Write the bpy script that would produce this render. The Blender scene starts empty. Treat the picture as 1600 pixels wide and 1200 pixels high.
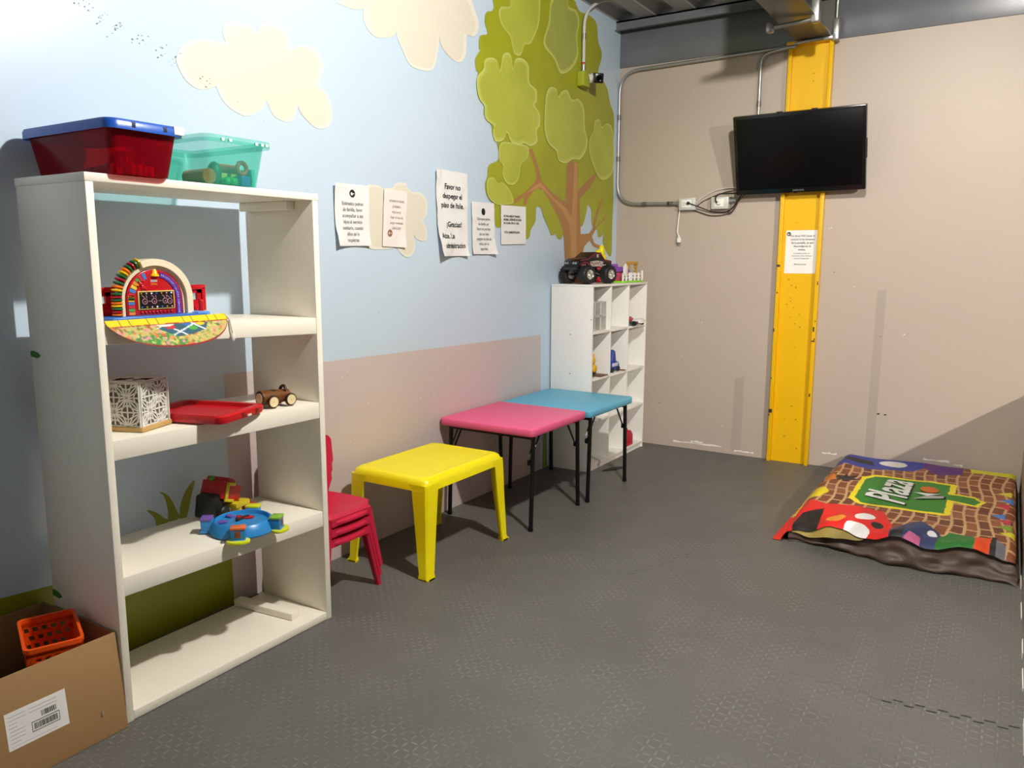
import bpy, bmesh, math, random
from mathutils import Vector, Matrix, noise
from math import sin, cos, pi, radians, sqrt, atan2, exp

SC = bpy.context.scene
COL = SC.collection
random.seed(7)

# ------------------------------------------------------------------ camera
def make_camera():
    yaw, pitch, roll = radians(32.148), radians(8.955), radians(0.195)
    fw = Vector((-sin(yaw)*cos(pitch), cos(yaw)*cos(pitch), -sin(pitch)))
    rt = Vector((cos(yaw), sin(yaw), 0)); up = rt.cross(fw)
    r2 = rt*cos(roll)+up*sin(roll); u2 = -rt*sin(roll)+up*cos(roll)
    cd = bpy.data.cameras.new('camera'); cam = bpy.data.objects.new('camera', cd)
    COL.objects.link(cam)
    m = Matrix((r2, u2, -fw)).transposed().to_4x4()
    m.translation = Vector((2.779, 0, 1.5))
    cam.matrix_world = m
    cd.sensor_width = 36; cd.lens = 1233/1600*36; cd.clip_start = 0.02
    SC.camera = cam
make_camera()

# ------------------------------------------------------------------ light, world, exposure
SC.view_settings.view_transform = 'Standard'
SC.view_settings.look = 'None'
SC.view_settings.exposure = 0.34
SC.view_settings.gamma = 1.0
SC.view_settings.use_curve_mapping = False
w = bpy.data.worlds.new('hall'); SC.world = w; w.use_nodes = True
bg = w.node_tree.nodes['Background']
bg.inputs[0].default_value = (1.0, 0.93, 0.84, 1); bg.inputs[1].default_value = 0.19

def lamp(name, loc, watts, radius, col):
    d = bpy.data.lights.new(name, 'POINT'); d.energy = watts; d.shadow_soft_size = radius; d.color = col
    o = bpy.data.objects.new(name, d); o.location = loc; COL.objects.link(o)
lamp('ceiling_lamp_light', (2.38, 2.42, 3.28), 292, 0.05, (1.0, 0.965, 0.89))
def flood(name, loc, target, watts, radius, cone, blend, col):
    d = bpy.data.lights.new(name, 'SPOT'); d.energy = watts; d.shadow_soft_size = radius; d.color = col; d.spot_size = radians(cone); d.spot_blend = blend
    o = bpy.data.objects.new(name, d); o.location = loc; COL.objects.link(o)
    o.rotation_euler = (Vector(target)-Vector(loc)).to_track_quat('-Z', 'Y').to_euler()
flood('hall_flood_light', (6.0, 0.6, 2.81), (2.6, 6.02, 0.8), 830, 0.05, 46, 0.7, (1.0, 0.94, 0.85))

# ------------------------------------------------------------------ colour and materials
def lin(c):
    if isinstance(c, str):
        c = c.lstrip('#'); c = tuple(int(c[i:i+2], 16) for i in (0, 2, 4))
    return tuple(((v/255)/12.92 if v/255 <= 0.04045 else ((v/255+0.055)/1.055)**2.4) for v in c)
MATS = {}
def mat(name, c, rough=0.5, metal=0.0, var=0.06, scale=12.0, bump=0.0, bscale=60.0, spec=0.5, coat=0.0):
    if name in MATS: return MATS[name]
    m = bpy.data.materials.new(name); m.use_nodes = True
    nt = m.node_tree; p = nt.nodes['Principled BSDF']; L = nt.links.new
    rgb = lin(c)
    tc = nt.nodes.new('ShaderNodeTexCoord')
    nz = nt.nodes.new('ShaderNodeTexNoise'); nz.inputs['Scale'].default_value = scale; nz.inputs['Detail'].default_value = 4
    L(tc.outputs['Object'], nz.inputs['Vector'])
    mx = nt.nodes.new('ShaderNodeMix'); mx.data_type = 'RGBA'
    mx.inputs['A'].default_value = tuple(max(0, v*(1-var)) for v in rgb)+(1,)
    mx.inputs['B'].default_value = tuple(min(1, v*(1+var)) for v in rgb)+(1,)
    L(nz.outputs['Fac'], mx.inputs['Factor']); L(mx.outputs['Result'], p.inputs['Base Color'])
    p.inputs['Roughness'].default_value = rough; p.inputs['Metallic'].default_value = metal
    p.inputs['Specular IOR Level'].default_value = spec
    p.inputs['Coat Weight'].default_value = coat
    if bump:
        n2 = nt.nodes.new('ShaderNodeTexNoise'); n2.inputs['Scale'].default_value = bscale; n2.inputs['Detail'].default_value = 3
        L(tc.outputs['Object'], n2.inputs['Vector'])
        b = nt.nodes.new('ShaderNodeBump'); b.inputs['Strength'].default_value = bump; b.inputs['Distance'].default_value = 0.004
        L(n2.outputs['Fac'], b.inputs['Height']); L(b.outputs['Normal'], p.inputs['Normal'])
    MATS[name] = m
    return m
def clear_mat(name, c, tint, fac, rough=0.15):
    """coloured see-through plastic: tinted transparency under a glossy coloured skin"""
    m = bpy.data.materials.new(name); m.use_nodes = True; nt = m.node_tree; L = nt.links.new
    p = nt.nodes['Principled BSDF']; p.inputs['Base Color'].default_value = lin(c)+(1,); p.inputs['Roughness'].default_value = rough
    t = nt.nodes.new('ShaderNodeBsdfTransparent'); t.inputs['Color'].default_value = lin(tint)+(1,)
    mx = nt.nodes.new('ShaderNodeMixShader'); mx.inputs[0].default_value = fac
    L(t.outputs[0], mx.inputs[1]); L(p.outputs[0], mx.inputs[2])
    L(mx.outputs[0], nt.nodes['Material Output'].inputs['Surface'])
    return m
def attr_mat(name, rough=0.6):
    m = bpy.data.materials.new(name); m.use_nodes = True; nt = m.node_tree
    a = nt.nodes.new('ShaderNodeVertexColor'); a.layer_name = 'print'
    nt.links.new(a.outputs['Color'], nt.nodes['Principled BSDF'].inputs['Base Color'])
    nt.nodes['Principled BSDF'].inputs['Roughness'].default_value = rough
    return m

# ------------------------------------------------------------------ mesh builder
class MB:
    def __init__(s): s.v = []; s.f = []; s.m = []
    def add(s, vs, fs, mi=0, M=None):
        n = len(s.v)
        s.v += [tuple(M @ Vector(v)) if M is not None else tuple(v) for v in vs]
        s.f += [tuple(i+n for i in f) for f in fs]; s.m += [mi]*len(fs)
        return s
    def bm(s, bm, mi=0, M=None):
        bm.verts.index_update()
        s.add([v.co for v in bm.verts], [[v.index for v in f.verts] for f in bm.faces], mi, M); bm.free(); return s
    def box(s, x0, x1, y0, y1, z0, z1, bev=0.0, mi=0, M=None, seg=2):
        bm = bmesh.new(); bmesh.ops.create_cube(bm, size=1)
        for v in bm.verts:
            v.co = Vector((x0 if v.co.x < 0 else x1, y0 if v.co.y < 0 else y1, z0 if v.co.z < 0 else z1))
        if bev: bmesh.ops.bevel(bm, geom=bm.edges[:], offset=bev, segments=seg, profile=0.5, affect='EDGES', clamp_overlap=True)
        return s.bm(bm, mi, M)
    def taper(s, c0, h0, c1, h1, bev=0.0, mi=0, M=None):
        """box whose bottom rectangle (centre c0, half size h0) and top rectangle differ"""
        bm = bmesh.new(); bmesh.ops.create_cube(bm, size=1)
        for v in bm.verts:
            c, h = (c0, h0) if v.co.z < 0 else (c1, h1)
            v.co = Vector((c[0]+(h[0] if v.co.x > 0 else -h[0]), c[1]+(h[1] if v.co.y > 0 else -h[1]), c[2]))
        if bev: bmesh.ops.bevel(bm, geom=bm.edges[:], offset=bev, segments=2, profile=0.5, affect='EDGES', clamp_overlap=True)
        return s.bm(bm, mi, M)
    def rings(s, rings, mi=0, caps=True, closed=False, M=None):
        n = len(rings[0]); vs = [p for r in rings for p in r]; fs = []
        R = len(rings)
        for i in range(R if closed else R-1):
            a, b = i*n, ((i+1) % R)*n
            for k in range(n): fs.append((a+k, a+(k+1) % n, b+(k+1) % n, b+k))
        if caps and not closed:
            fs.append(tuple(range(n))[::-1]); fs.append(tuple((R-1)*n+k for k in range(n)))
        return s.add(vs, fs, mi, M)
    def tube(s, pts, r, seg=10, mi=0, closed=False, M=None, radii=None):
        P = [Vector(p) for p in pts]; n = len(P); rings = []; ref = None
        for i in range(n):
            if closed: t = P[(i+1) % n]-P[i-1]
            else: t = P[min(i+1, n-1)]-P[max(i-1, 0)]
            t.normalize()
            if ref is None: ref = t.orthogonal().normalized()
            ref = (ref-t*ref.dot(t)); ref = ref.normalized() if ref.length > 1e-6 else t.orthogonal().normalized()
            b = t.cross(ref); rr = radii[i] if radii else r
            rings.append([P[i]+(ref*cos(2*pi*k/seg)+b*sin(2*pi*k/seg))*rr for k in range(seg)])
        return s.rings(rings, mi, True, closed, M)
    def cyl(s, p0, p1, r0, r1=None, seg=20, mi=0, M=None):
        r1 = r0 if r1 is None else r1
        return s.tube([p0, p1], r0, seg, mi, False, M, [r0, r1])
    def lathe(s, prof, M=None, seg=28, mi=0, closed=False):
        """profile of (radius, height) about local z"""
        rings = [[(r*cos(2*pi*k/seg), r*sin(2*pi*k/seg), z) for k in range(seg)] for r, z in prof]
        return s.rings(rings, mi, not closed, closed, M)
    def ball(s, c, r, seg=16, mi=0, M=None):
        bm = bmesh.new(); bmesh.ops.create_uvsphere(bm, u_segments=seg, v_segments=max(6, seg*2//3), radius=1)
        r = r if isinstance(r, (tuple, list)) else (r, r, r)
        for v in bm.verts: v.co = Vector((c[0]+v.co.x*r[0], c[1]+v.co.y*r[1], c[2]+v.co.z*r[2]))
        return s.bm(bm, mi, M)
    def prism(s, pts, z0, z1, mi=0, M=None, bev=0.0):
        n = len(pts)
        if bev:
            bm = bmesh.new(); vs = [bm.verts.new((p[0], p[1], z0)) for p in pts]; f = bm.faces.new(vs)
            e = bmesh.ops.extrude_face_region(bm, geom=[f])
            for v in e['geom']:
                if isinstance(v, bmesh.types.BMVert): v.co.z = z1
            bmesh.ops.recalc_face_normals(bm, faces=bm.faces[:])
            bmesh.ops.bevel(bm, geom=bm.edges[:], offset=bev, segments=2, profile=0.5, affect='EDGES', clamp_overlap=True)
            return s.bm(bm, mi, M)
        vs = [(p[0], p[1], z0) for p in pts]+[(p[0], p[1], z1) for p in pts]
        fs = [tuple(range(n))[::-1], tuple(range(n, 2*n))]+[(k, (k+1) % n, n+(k+1) % n, n+k) for k in range(n)]
        return s.add(vs, fs, mi, M)
    def poly(s, pts3, mi=0, M=None): return s.add(pts3, [tuple(range(len(pts3)))], mi, M)
    def grid(s, fn, nu, nv, mi=0, M=None):
        vs = [fn(i/nu, j/nv) for j in range(nv+1) for i in range(nu+1)]
        fs = [(j*(nu+1)+i, j*(nu+1)+i+1, (j+1)*(nu+1)+i+1, (j+1)*(nu+1)+i) for j in range(nv) for i in range(nu)]
        return s.add(vs, fs, mi, M)
    def text(s, txt, size, M, mi=0, align='CENTER', bold=0.0, warp=None, shear=0.0, sx=1.0):
        cu = bpy.data.curves.new('t', 'FONT'); cu.body = txt; cu.size = size; cu.align_x = align; cu.resolution_u = 2
        cu.offset = bold; cu.shear = shear
        o = bpy.data.objects.new('t', cu); COL.objects.link(o)
        dg = bpy.context.evaluated_depsgraph_get(); me = bpy.data.meshes.new_from_object(o.evaluated_get(dg))
        vs = [M @ Vector((v.co.x*sx, v.co.y, v.co.z)) for v in me.vertices]
        if warp: vs = [warp(v) for v in vs]
        s.add(vs, [tuple(p.vertices) for p in me.polygons], mi)
        bpy.data.objects.remove(o); bpy.data.curves.remove(cu); bpy.data.meshes.remove(me)
        return s

def obj(name, mb, mats, parent=None, world=True, sharp=40, kind=None, label=None, recalc=True):
    """link a builder as ONE mesh object; world=True means its points are world points"""
    me = bpy.data.meshes.new(name); me.from_pydata(mb.v, [], mb.f)
    for m in (mats if isinstance(mats, (list, tuple)) else [mats]): me.materials.append(m)
    me.polygons.foreach_set('material_index', mb.m)
    if recalc:
        bm = bmesh.new(); bm.from_mesh(me); bmesh.ops.recalc_face_normals(bm, faces=bm.faces[:]); bm.to_mesh(me); bm.free()
    me.polygons.foreach_set('use_smooth', [True]*len(me.polygons))
    me.set_sharp_from_angle(angle=radians(sharp))
    o = bpy.data.objects.new(name, me); COL.objects.link(o)
    if parent is not None:
        o.parent = parent
        if world:
            root = parent
            while root.parent: root = root.parent
            if parent is root: me.transform(root_matrix(root).inverted())
            else: me.transform(root_matrix(root).inverted())
    if kind: o['kind'] = kind
    if label: o['label'] = label
    return o
def root_matrix(o):
    return Matrix.Translation(o.location) @ o.rotation_euler.to_matrix().to_4x4()
def tag(o, label, cat, group=None):
    o['label'] = label; o['category'] = cat
    if group: o['group'] = group
    return o
def thing(name, label, cat, loc=(0, 0, 0), rz=0.0, group=None):
    o = bpy.data.objects.new(name, None); o.empty_display_size = 0.05; COL.objects.link(o)
    o.location = loc; o.rotation_euler = (0, 0, rz)
    return tag(o, label, cat, group)
def solo(name, mb, mats, label, cat, loc, group=None, sharp=40):
    """a thing that is one mesh: world points, origin moved to loc"""
    o = obj(name, mb, mats, None, True, sharp); o.data.transform(Matrix.Translation(Vector(loc)).inverted()); o.location = loc
    return tag(o, label, cat, group)
def copy_tree(o, parent=None):
    c = o.copy(); COL.objects.link(c)
    if parent is not None: c.parent = parent
    for ch in list(o.children): copy_tree(ch, c)
    return c
T = Matrix.Translation
def RZ(a): return Matrix.Rotation(a, 4, 'Z')
def RX(a): return Matrix.Rotation(a, 4, 'X')
def RY(a): return Matrix.Rotation(a, 4, 'Y')
def arc(c, r, a0, a1, n, ax, ay):
    c = Vector(c); ax = Vector(ax); ay = Vector(ay)
    return [c+ax*(r*cos(a0+(a1-a0)*i/n))+ay*(r*sin(a0+(a1-a0)*i/n)) for i in range(n+1)]
def fillet(pts, r, n=6):
    """round the corners of a polyline"""
    P = [Vector(p) for p in pts]; out = [P[0]]
    for i in range(1, len(P)-1):
        a = (P[i-1]-P[i]); b = (P[i+1]-P[i]); d = min(r, a.length*0.49, b.length*0.49)
        A = P[i]+a.normalized()*d; B = P[i]+b.normalized()*d
        for k in range(n+1):
            t = k/n; out.append(A*(1-t)**2+P[i]*2*t*(1-t)+B*t*t)
    out.append(P[-1]); return out
def rrect(x0, x1, y0, y1, r, n=4):
    out = []
    for cx, cy, a in ((x1-r, y1-r, 0), (x0+r, y1-r, pi/2), (x0+r, y0+r, pi), (x1-r, y0+r, 1.5*pi)):
        out += [(cx+r*cos(a+pi/2*k/n), cy+r*sin(a+pi/2*k/n)) for k in range(n+1)]
    return out
def smooth_closed(pts, n=4):
    """Catmull-Rom through a closed outline"""
    out = []; N = len(pts)
    for i in range(N):
        p0, p1, p2, p3 = (Vector(pts[(i+k) % N]).to_2d() for k in (-1, 0, 1, 2))
        for k in range(n):
            t = k/n
            q = 0.5*((2*p1)+(p2-p0)*t+(2*p0-5*p1+4*p2-p3)*t*t+(3*p1-p0-3*p2+p3)*t**3)
            out.append((q.x, q.y))
    return out
def shrink(pts, k):
    cx = sum(p[0] for p in pts)/len(pts); cy = sum(p[1] for p in pts)/len(pts)
    return [(cx+(p[0]-cx)*k, cy+(p[1]-cy)*k) for p in pts]
WALLM = Matrix(((0, 0, 1, 0), (1, 0, 0, 0), (0, 1, 0, 0), (0, 0, 0, 1)))     # text x -> +y, up -> +z, normal +x
BACKM = Matrix(((1, 0, 0, 0), (0, 0, -1, 0), (0, 1, 0, 0), (0, 0, 0, 1)))    # text x -> +x, up -> +z, normal -y

# ------------------------------------------------------------------ the setting
def floor_material():
    m = bpy.data.materials.new('rubber_tread'); m.use_nodes = True; nt = m.node_tree; L = nt.links.new
    p = nt.nodes['Principled BSDF']
    N = nt.nodes.new
    def math_(op, a, b=None, c=None):
        n = N('ShaderNodeMath'); n.operation = op
        for i, v in enumerate((a, b, c)):
            if v is None: continue
            if isinstance(v, (int, float)): n.inputs[i].default_value = v
            else: L(v, n.inputs[i])
        return n.outputs[0]
    tc = N('ShaderNodeTexCoord'); sp = N('ShaderNodeSeparateXYZ'); L(tc.outputs['Object'], sp.inputs[0])
    S = 1/0.030
    # rotate the lattice by 45 degrees so the raised bars run along and across the room
    u = math_('MULTIPLY', math_('ADD', sp.outputs['X'], sp.outputs['Y']), S*0.7071)
    v = math_('MULTIPLY', math_('SUBTRACT', sp.outputs['Y'], sp.outputs['X']), S*0.7071)
    fu, fv = math_('FLOOR', u), math_('FLOOR', v)
    pu = math_('SUBTRACT', math_('SUBTRACT', u, fu), 0.5); pv = math_('SUBTRACT', math_('SUBTRACT', v, fv), 0.5)
    par = math_('MODULO', math_('ABSOLUTE', math_('ADD', fu, fv)), 2.0)
    sg = math_('SUBTRACT', math_('MULTIPLY', par, 2.0), 1.0)
    a = math_('ADD', pu, math_('MULTIPLY', pv, sg)); b = math_('SUBTRACT', pu, math_('MULTIPLY', pv, sg))
    d = math_('ADD', math_('POWER', math_('DIVIDE', math_('ABSOLUTE', a), 0.70), 2.0), math_('POWER', math_('DIVIDE', math_('ABSOLUTE', b), 0.17), 2.0))
    h = math_('MAXIMUM', math_('SUBTRACT', 1.0, d), 0.0); h = math_('POWER', h, 0.6)
    nz = N('ShaderNodeTexNoise'); nz.inputs['Scale'].default_value = 2.0; nz.inputs['Detail'].default_value = 6; nz.inputs['Roughness'].default_value = 0.6
    L(tc.outputs['Object'], nz.inputs['Vector'])
    nz2 = N('ShaderNodeTexNoise'); nz2.inputs['Scale'].default_value = 45; nz2.inputs['Detail'].default_value = 4
    L(tc.outputs['Object'], nz2.inputs['Vector'])
    cr = N('ShaderNodeMix'); cr.data_type = 'RGBA'; cr.inputs['A'].default_value = lin('#52504c')+(1,); cr.inputs['B'].default_value = lin('#6d6b66')+(1,)
    L(nz.outputs['Fac'], cr.inputs['Factor'])
    c2 = N('ShaderNodeMix'); c2.data_type = 'RGBA'; c2.inputs['B'].default_value = lin('#9a978d')+(1,)
    L(cr.outputs['Result'], c2.inputs['A'])
    nz3 = N('ShaderNodeTexNoise'); nz3.inputs['Scale'].default_value = 5.5; nz3.inputs['Detail'].default_value = 5
    L(tc.outputs['Object'], nz3.inputs['Vector'])
    worn = math_('MAXIMUM', math_('SUBTRACT', math_('MULTIPLY', nz3.outputs['Fac'], 4.0), 1.55), 0.0)
    L(math_('MINIMUM', math_('MULTIPLY', math_('MULTIPLY', h, worn), math_('MULTIPLY', nz2.outputs['Fac'], 0.9)), 1.0), c2.inputs['Factor'])
    L(c2.outputs['Result'], p.inputs['Base Color'])
    p.inputs['Roughness'].default_value = 0.5; p.inputs['Specular IOR Level'].default_value = 0.35
    bp = N('ShaderNodeBump'); bp.inputs['Strength'].default_value = 0.55; bp.inputs['Distance'].default_value = 0.0022
    L(math_('ADD', h, math_('MULTIPLY', nz2.outputs['Fac'], 0.25)), bp.inputs['Height']); L(bp.outputs['Normal'], p.inputs['Normal'])
    return m

WHITE = mat('cream_paint', '#f6efdf', 0.38, var=0.03, bump=0.12, bscale=40)
SEAM = mat('dark_seam', '#1c1c1b', 0.8)
SEAM2 = mat('worn_seam', '#464542', 0.8)

def build_floor():
    f = MB(); f.poly([(-0.02, -3, 0), (9, -3, 0), (9, 6.2, 0), (-0.02, 6.2, 0)], 0)
    # jigsaw joint between two rubber tiles
    def joint(p0, p1, pitch, amp, wd, mi):
        p0, p1 = Vector(p0), Vector(p1); t = (p1-p0).normalized(); n = Vector((-t.y, t.x, 0)); k = 0; s = 0; Ln = (p1-p0).length
        while s < Ln:
            c = p0+t*s+n*(amp if k % 2 else -amp); e = c+t*pitch*0.86
            f.poly([c-n*wd+Vector((0, 0, .0006)), e-n*wd+Vector((0, 0, .0006)), e+n*wd+Vector((0, 0, .0006)), c+n*wd+Vector((0, 0, .0006))], mi)
            s += pitch*0.95; k += 1
    joint((2.52, 2.828, 0), (2.915, 2.868, 0), 0.036, 0.011, 0.0042, 1)
    joint((2.20, 2.85, 0), (2.52, 2.828, 0), 0.05, 0.01, 0.0012, 2)
    joint((1.50, 3.80, 0), (1.34, 3.40, 0), 0.05, 0.010, 0.0016, 2)
    o = obj('floor', f, [floor_material(), SEAM, SEAM2], kind='structure')
build_floor()

MURAL_cloud_a=[(2.0,2.26),(2.03,2.31),(2.08,2.34),(2.16,2.36),(2.23,2.36),(2.22,2.4),(2.24,2.44),(2.31,2.46),(2.36,2.46),(2.4,2.44),(2.41,2.47),(2.47,2.5),(2.53,2.49),(2.57,2.46),(2.58,2.41),(2.63,2.44),(2.71,2.45),(2.76,2.42),(2.77,2.36),(2.74,2.29),(2.79,2.26),(2.82,2.2),(2.81,2.13),(2.76,2.1),(2.7,2.1),(2.64,2.14),(2.61,2.18),(2.59,2.13),(2.55,2.1),(2.51,2.1),(2.46,2.12),(2.43,2.17),(2.41,2.14),(2.37,2.11),(2.31,2.09),(2.24,2.11),(2.2,2.14),(2.17,2.19),(2.14,2.17),(2.09,2.16),(2.04,2.18),(2.01,2.22)]
MURAL_cloud_b=[(2.87,2.69),(2.91,2.68),(2.97,2.68),(3.05,2.71),(3.05,2.66),(3.08,2.61),(3.14,2.59),(3.2,2.6),(3.26,2.62),(3.29,2.68),(3.3,2.63),(3.35,2.56),(3.4,2.51),(3.48,2.5),(3.56,2.51),(3.61,2.54),(3.64,2.62),(3.66,2.72),(3.68,2.67),(3.73,2.63),(3.8,2.61),(3.87,2.62),(3.91,2.68),(3.92,2.78),(3.98,2.78),(4.03,2.82),(4.04,2.87),(4.0,2.93),(3.96,2.98),(3.87,3.03),(3.7,2.95),(3.57,2.99),(3.31,2.92),(3.17,2.82),(2.97,2.78)]
MURAL_cloud_c=[(3.04,1.86),(3.13,1.87),(3.17,1.86),(3.24,1.87),(3.26,1.89),(3.3,1.9),(3.35,1.9),(3.36,1.88),(3.4,1.86),(3.47,1.86),(3.52,1.83),(3.53,1.79),(3.52,1.74),(3.49,1.71),(3.52,1.67),(3.52,1.61),(3.48,1.6),(3.43,1.61),(3.41,1.63),(3.42,1.58),(3.4,1.53),(3.35,1.51),(3.3,1.53),(3.26,1.56),(3.16,1.55),(3.03,1.57),(3.03,1.74)]
MURAL_crown=[(4.19,3.24),(4.2,3.0),(4.12,2.95),(4.1,2.89),(4.13,2.83),(4.05,2.8),(4.04,2.73),(4.05,2.72),(4.0,2.66),(4.01,2.6),(4.03,2.59),(4.01,2.53),(4.03,2.45),(4.09,2.42),(4.09,2.36),(4.17,2.31),(4.18,2.26),(4.23,2.22),(4.25,2.12),(4.14,2.07),(4.13,2.01),(4.13,2.01),(4.1,1.95),(4.12,1.89),(4.19,1.84),(4.2,1.79),(4.21,1.72),(4.25,1.7),(4.31,1.72),(4.41,1.77),(4.57,1.84),(4.58,1.65),(4.63,1.65),(4.65,1.7),(4.71,1.76),(4.72,1.85),(4.78,1.85),(4.82,1.79),(4.89,1.72),(4.93,1.67),(4.99,1.68),(5.03,1.65),(5.09,1.66),(5.15,1.8),(5.28,1.96),(5.37,1.76),(5.42,1.77),(5.47,1.86),(5.49,1.91),(5.55,1.88),(5.57,1.77),(5.66,1.73),(5.68,1.68),(5.75,1.69),(5.78,1.73),(5.77,1.63),(5.92,1.53),(5.93,1.76),(5.94,2.04),(5.92,2.34),(5.92,2.61),(5.84,2.71),(5.79,2.8),(5.7,2.86),(5.62,2.9),(5.68,3.03),(5.61,3.12),(5.58,3.23),(5.47,3.26),(5.31,3.25),(5.25,3.28),(5.13,3.3)]
MURAL_lobe_a=[(4.28,3.02),(4.38,3.05),(4.38,3.15),(4.71,3.24),(4.74,3.06),(4.69,2.96),(4.62,2.88),(4.55,2.86),(4.51,2.79),(4.43,2.78),(4.38,2.87),(4.29,2.91),(4.25,2.97)]
MURAL_lobe_b=[(4.88,3.2),(4.96,3.27),(5.11,3.3),(5.14,3.24),(5.25,3.24),(5.3,3.18),(5.27,3.07),(5.29,2.95),(5.21,2.85),(5.1,2.79),(5.02,2.78),(4.94,2.85),(4.81,2.9),(4.8,2.96),(4.86,3.07)]
MURAL_lobe_c=[(4.08,2.62),(4.09,2.67),(4.15,2.7),(4.22,2.7),(4.26,2.65),(4.29,2.74),(4.35,2.77),(4.39,2.75),(4.41,2.69),(4.44,2.75),(4.53,2.77),(4.6,2.74),(4.61,2.64),(4.7,2.61),(4.71,2.54),(4.68,2.51),(4.75,2.46),(4.75,2.39),(4.71,2.35),(4.72,2.28),(4.63,2.24),(4.55,2.25),(4.49,2.23),(4.39,2.24),(4.34,2.29),(4.3,2.24),(4.21,2.22),(4.18,2.27),(4.19,2.31),(4.1,2.34),(4.09,2.41),(4.04,2.44),(4.01,2.51),(4.02,2.57)]
MURAL_lobe_d=[(4.26,2.2),(4.32,2.23),(4.56,2.24),(4.61,2.22),(4.59,2.16),(4.51,2.11),(4.49,2.03),(4.43,1.98),(4.34,1.98),(4.29,2.03),(4.3,2.08),(4.25,2.12)]
MURAL_lobe_e=[(4.89,2.66),(4.97,2.66),(5.0,2.62),(5.05,2.66),(5.13,2.68),(5.2,2.63),(5.3,2.65),(5.39,2.6),(5.41,2.46),(5.46,2.38),(5.43,2.3),(5.34,2.23),(5.23,2.22),(5.12,2.18),(5.01,2.19),(4.98,2.25),(4.88,2.28),(4.82,2.35),(4.81,2.45),(4.83,2.6)]
MURAL_lobe_f=[(5.57,2.53),(5.65,2.56),(5.7,2.51),(5.8,2.55),(5.9,2.5),(5.93,2.25),(5.85,2.15),(5.69,2.12),(5.56,2.21),(5.49,2.3),(5.49,2.39),(5.55,2.45)]
MURAL_lobe_g=[(4.11,1.95),(4.13,1.99),(4.19,2.0),(4.24,1.97),(4.28,1.98),(4.34,1.96),(4.4,1.91),(4.41,1.86),(4.26,1.84),(4.19,1.85),(4.13,1.88)]
MURAL_trunk=[(5.14,1.48),(5.13,1.56),(5.12,1.64),(5.09,1.73),(5.01,1.81),(4.9,1.9),(4.81,1.97),(4.74,1.98),(4.67,1.95),(4.62,1.91),(4.57,1.85),(4.55,1.86),(4.56,1.91),(4.45,1.86),(4.42,1.88),(4.57,1.94),(4.69,2.01),(4.72,2.05),(4.69,2.12),(4.61,2.22),(4.66,2.23),(4.74,2.12),(4.79,2.03),(4.92,1.97),(5.13,1.91),(5.14,2.16),(5.2,2.22),(5.26,2.2),(5.32,2.21),(5.32,2.0),(5.42,2.06),(5.63,2.17),(5.62,2.13),(5.51,2.04),(5.36,1.95),(5.36,1.83),(5.38,1.69),(5.52,1.7),(5.58,1.74),(5.6,1.82),(5.69,1.94),(5.75,1.99),(5.75,1.97),(5.65,1.83),(5.62,1.75),(5.74,1.81),(5.81,1.86),(5.79,1.82),(5.65,1.75),(5.57,1.68),(5.61,1.63),(5.77,1.6),(5.75,1.59),(5.61,1.6),(5.53,1.65),(5.44,1.6),(5.42,1.55),(5.41,1.48)]
MURAL_trunk_light=[(5.21,1.48),(5.23,1.62),(5.19,1.76),(5.09,1.85),(4.92,1.93),(4.77,1.99),(4.57,1.93),(4.71,2.0),(4.77,2.02),(4.95,1.93),(5.14,1.87),(5.23,1.81),(5.25,2.03),(5.26,2.2),(5.31,2.2),(5.31,1.9),(5.31,1.72),(5.32,1.48)]
MURAL_blade_a=[(1.81,0.59),(1.85,0.56),(1.88,0.49),(1.89,0.46),(1.84,0.46),(1.84,0.5),(1.83,0.56)]
MURAL_blade_b=[(1.97,0.6),(1.95,0.54),(1.92,0.45),(1.89,0.46),(1.9,0.52),(1.93,0.57)]
MURAL_blade_c=[(1.75,0.53),(1.79,0.51),(1.82,0.48),(1.84,0.46),(1.79,0.45),(1.78,0.49)]
MURAL_blade_d=[(2.0,0.5),(2.01,0.49),(1.99,0.46),(1.96,0.46),(1.97,0.48)]
MURAL_hill=[(1.63,0.21),(2.16,0.18),(2.16,0.01),(1.63,-0.02)]
MURAL_hill_l=[(1.2,0.38),(1.35,0.38),(1.35,0.32),(1.2,0.34)]


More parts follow.
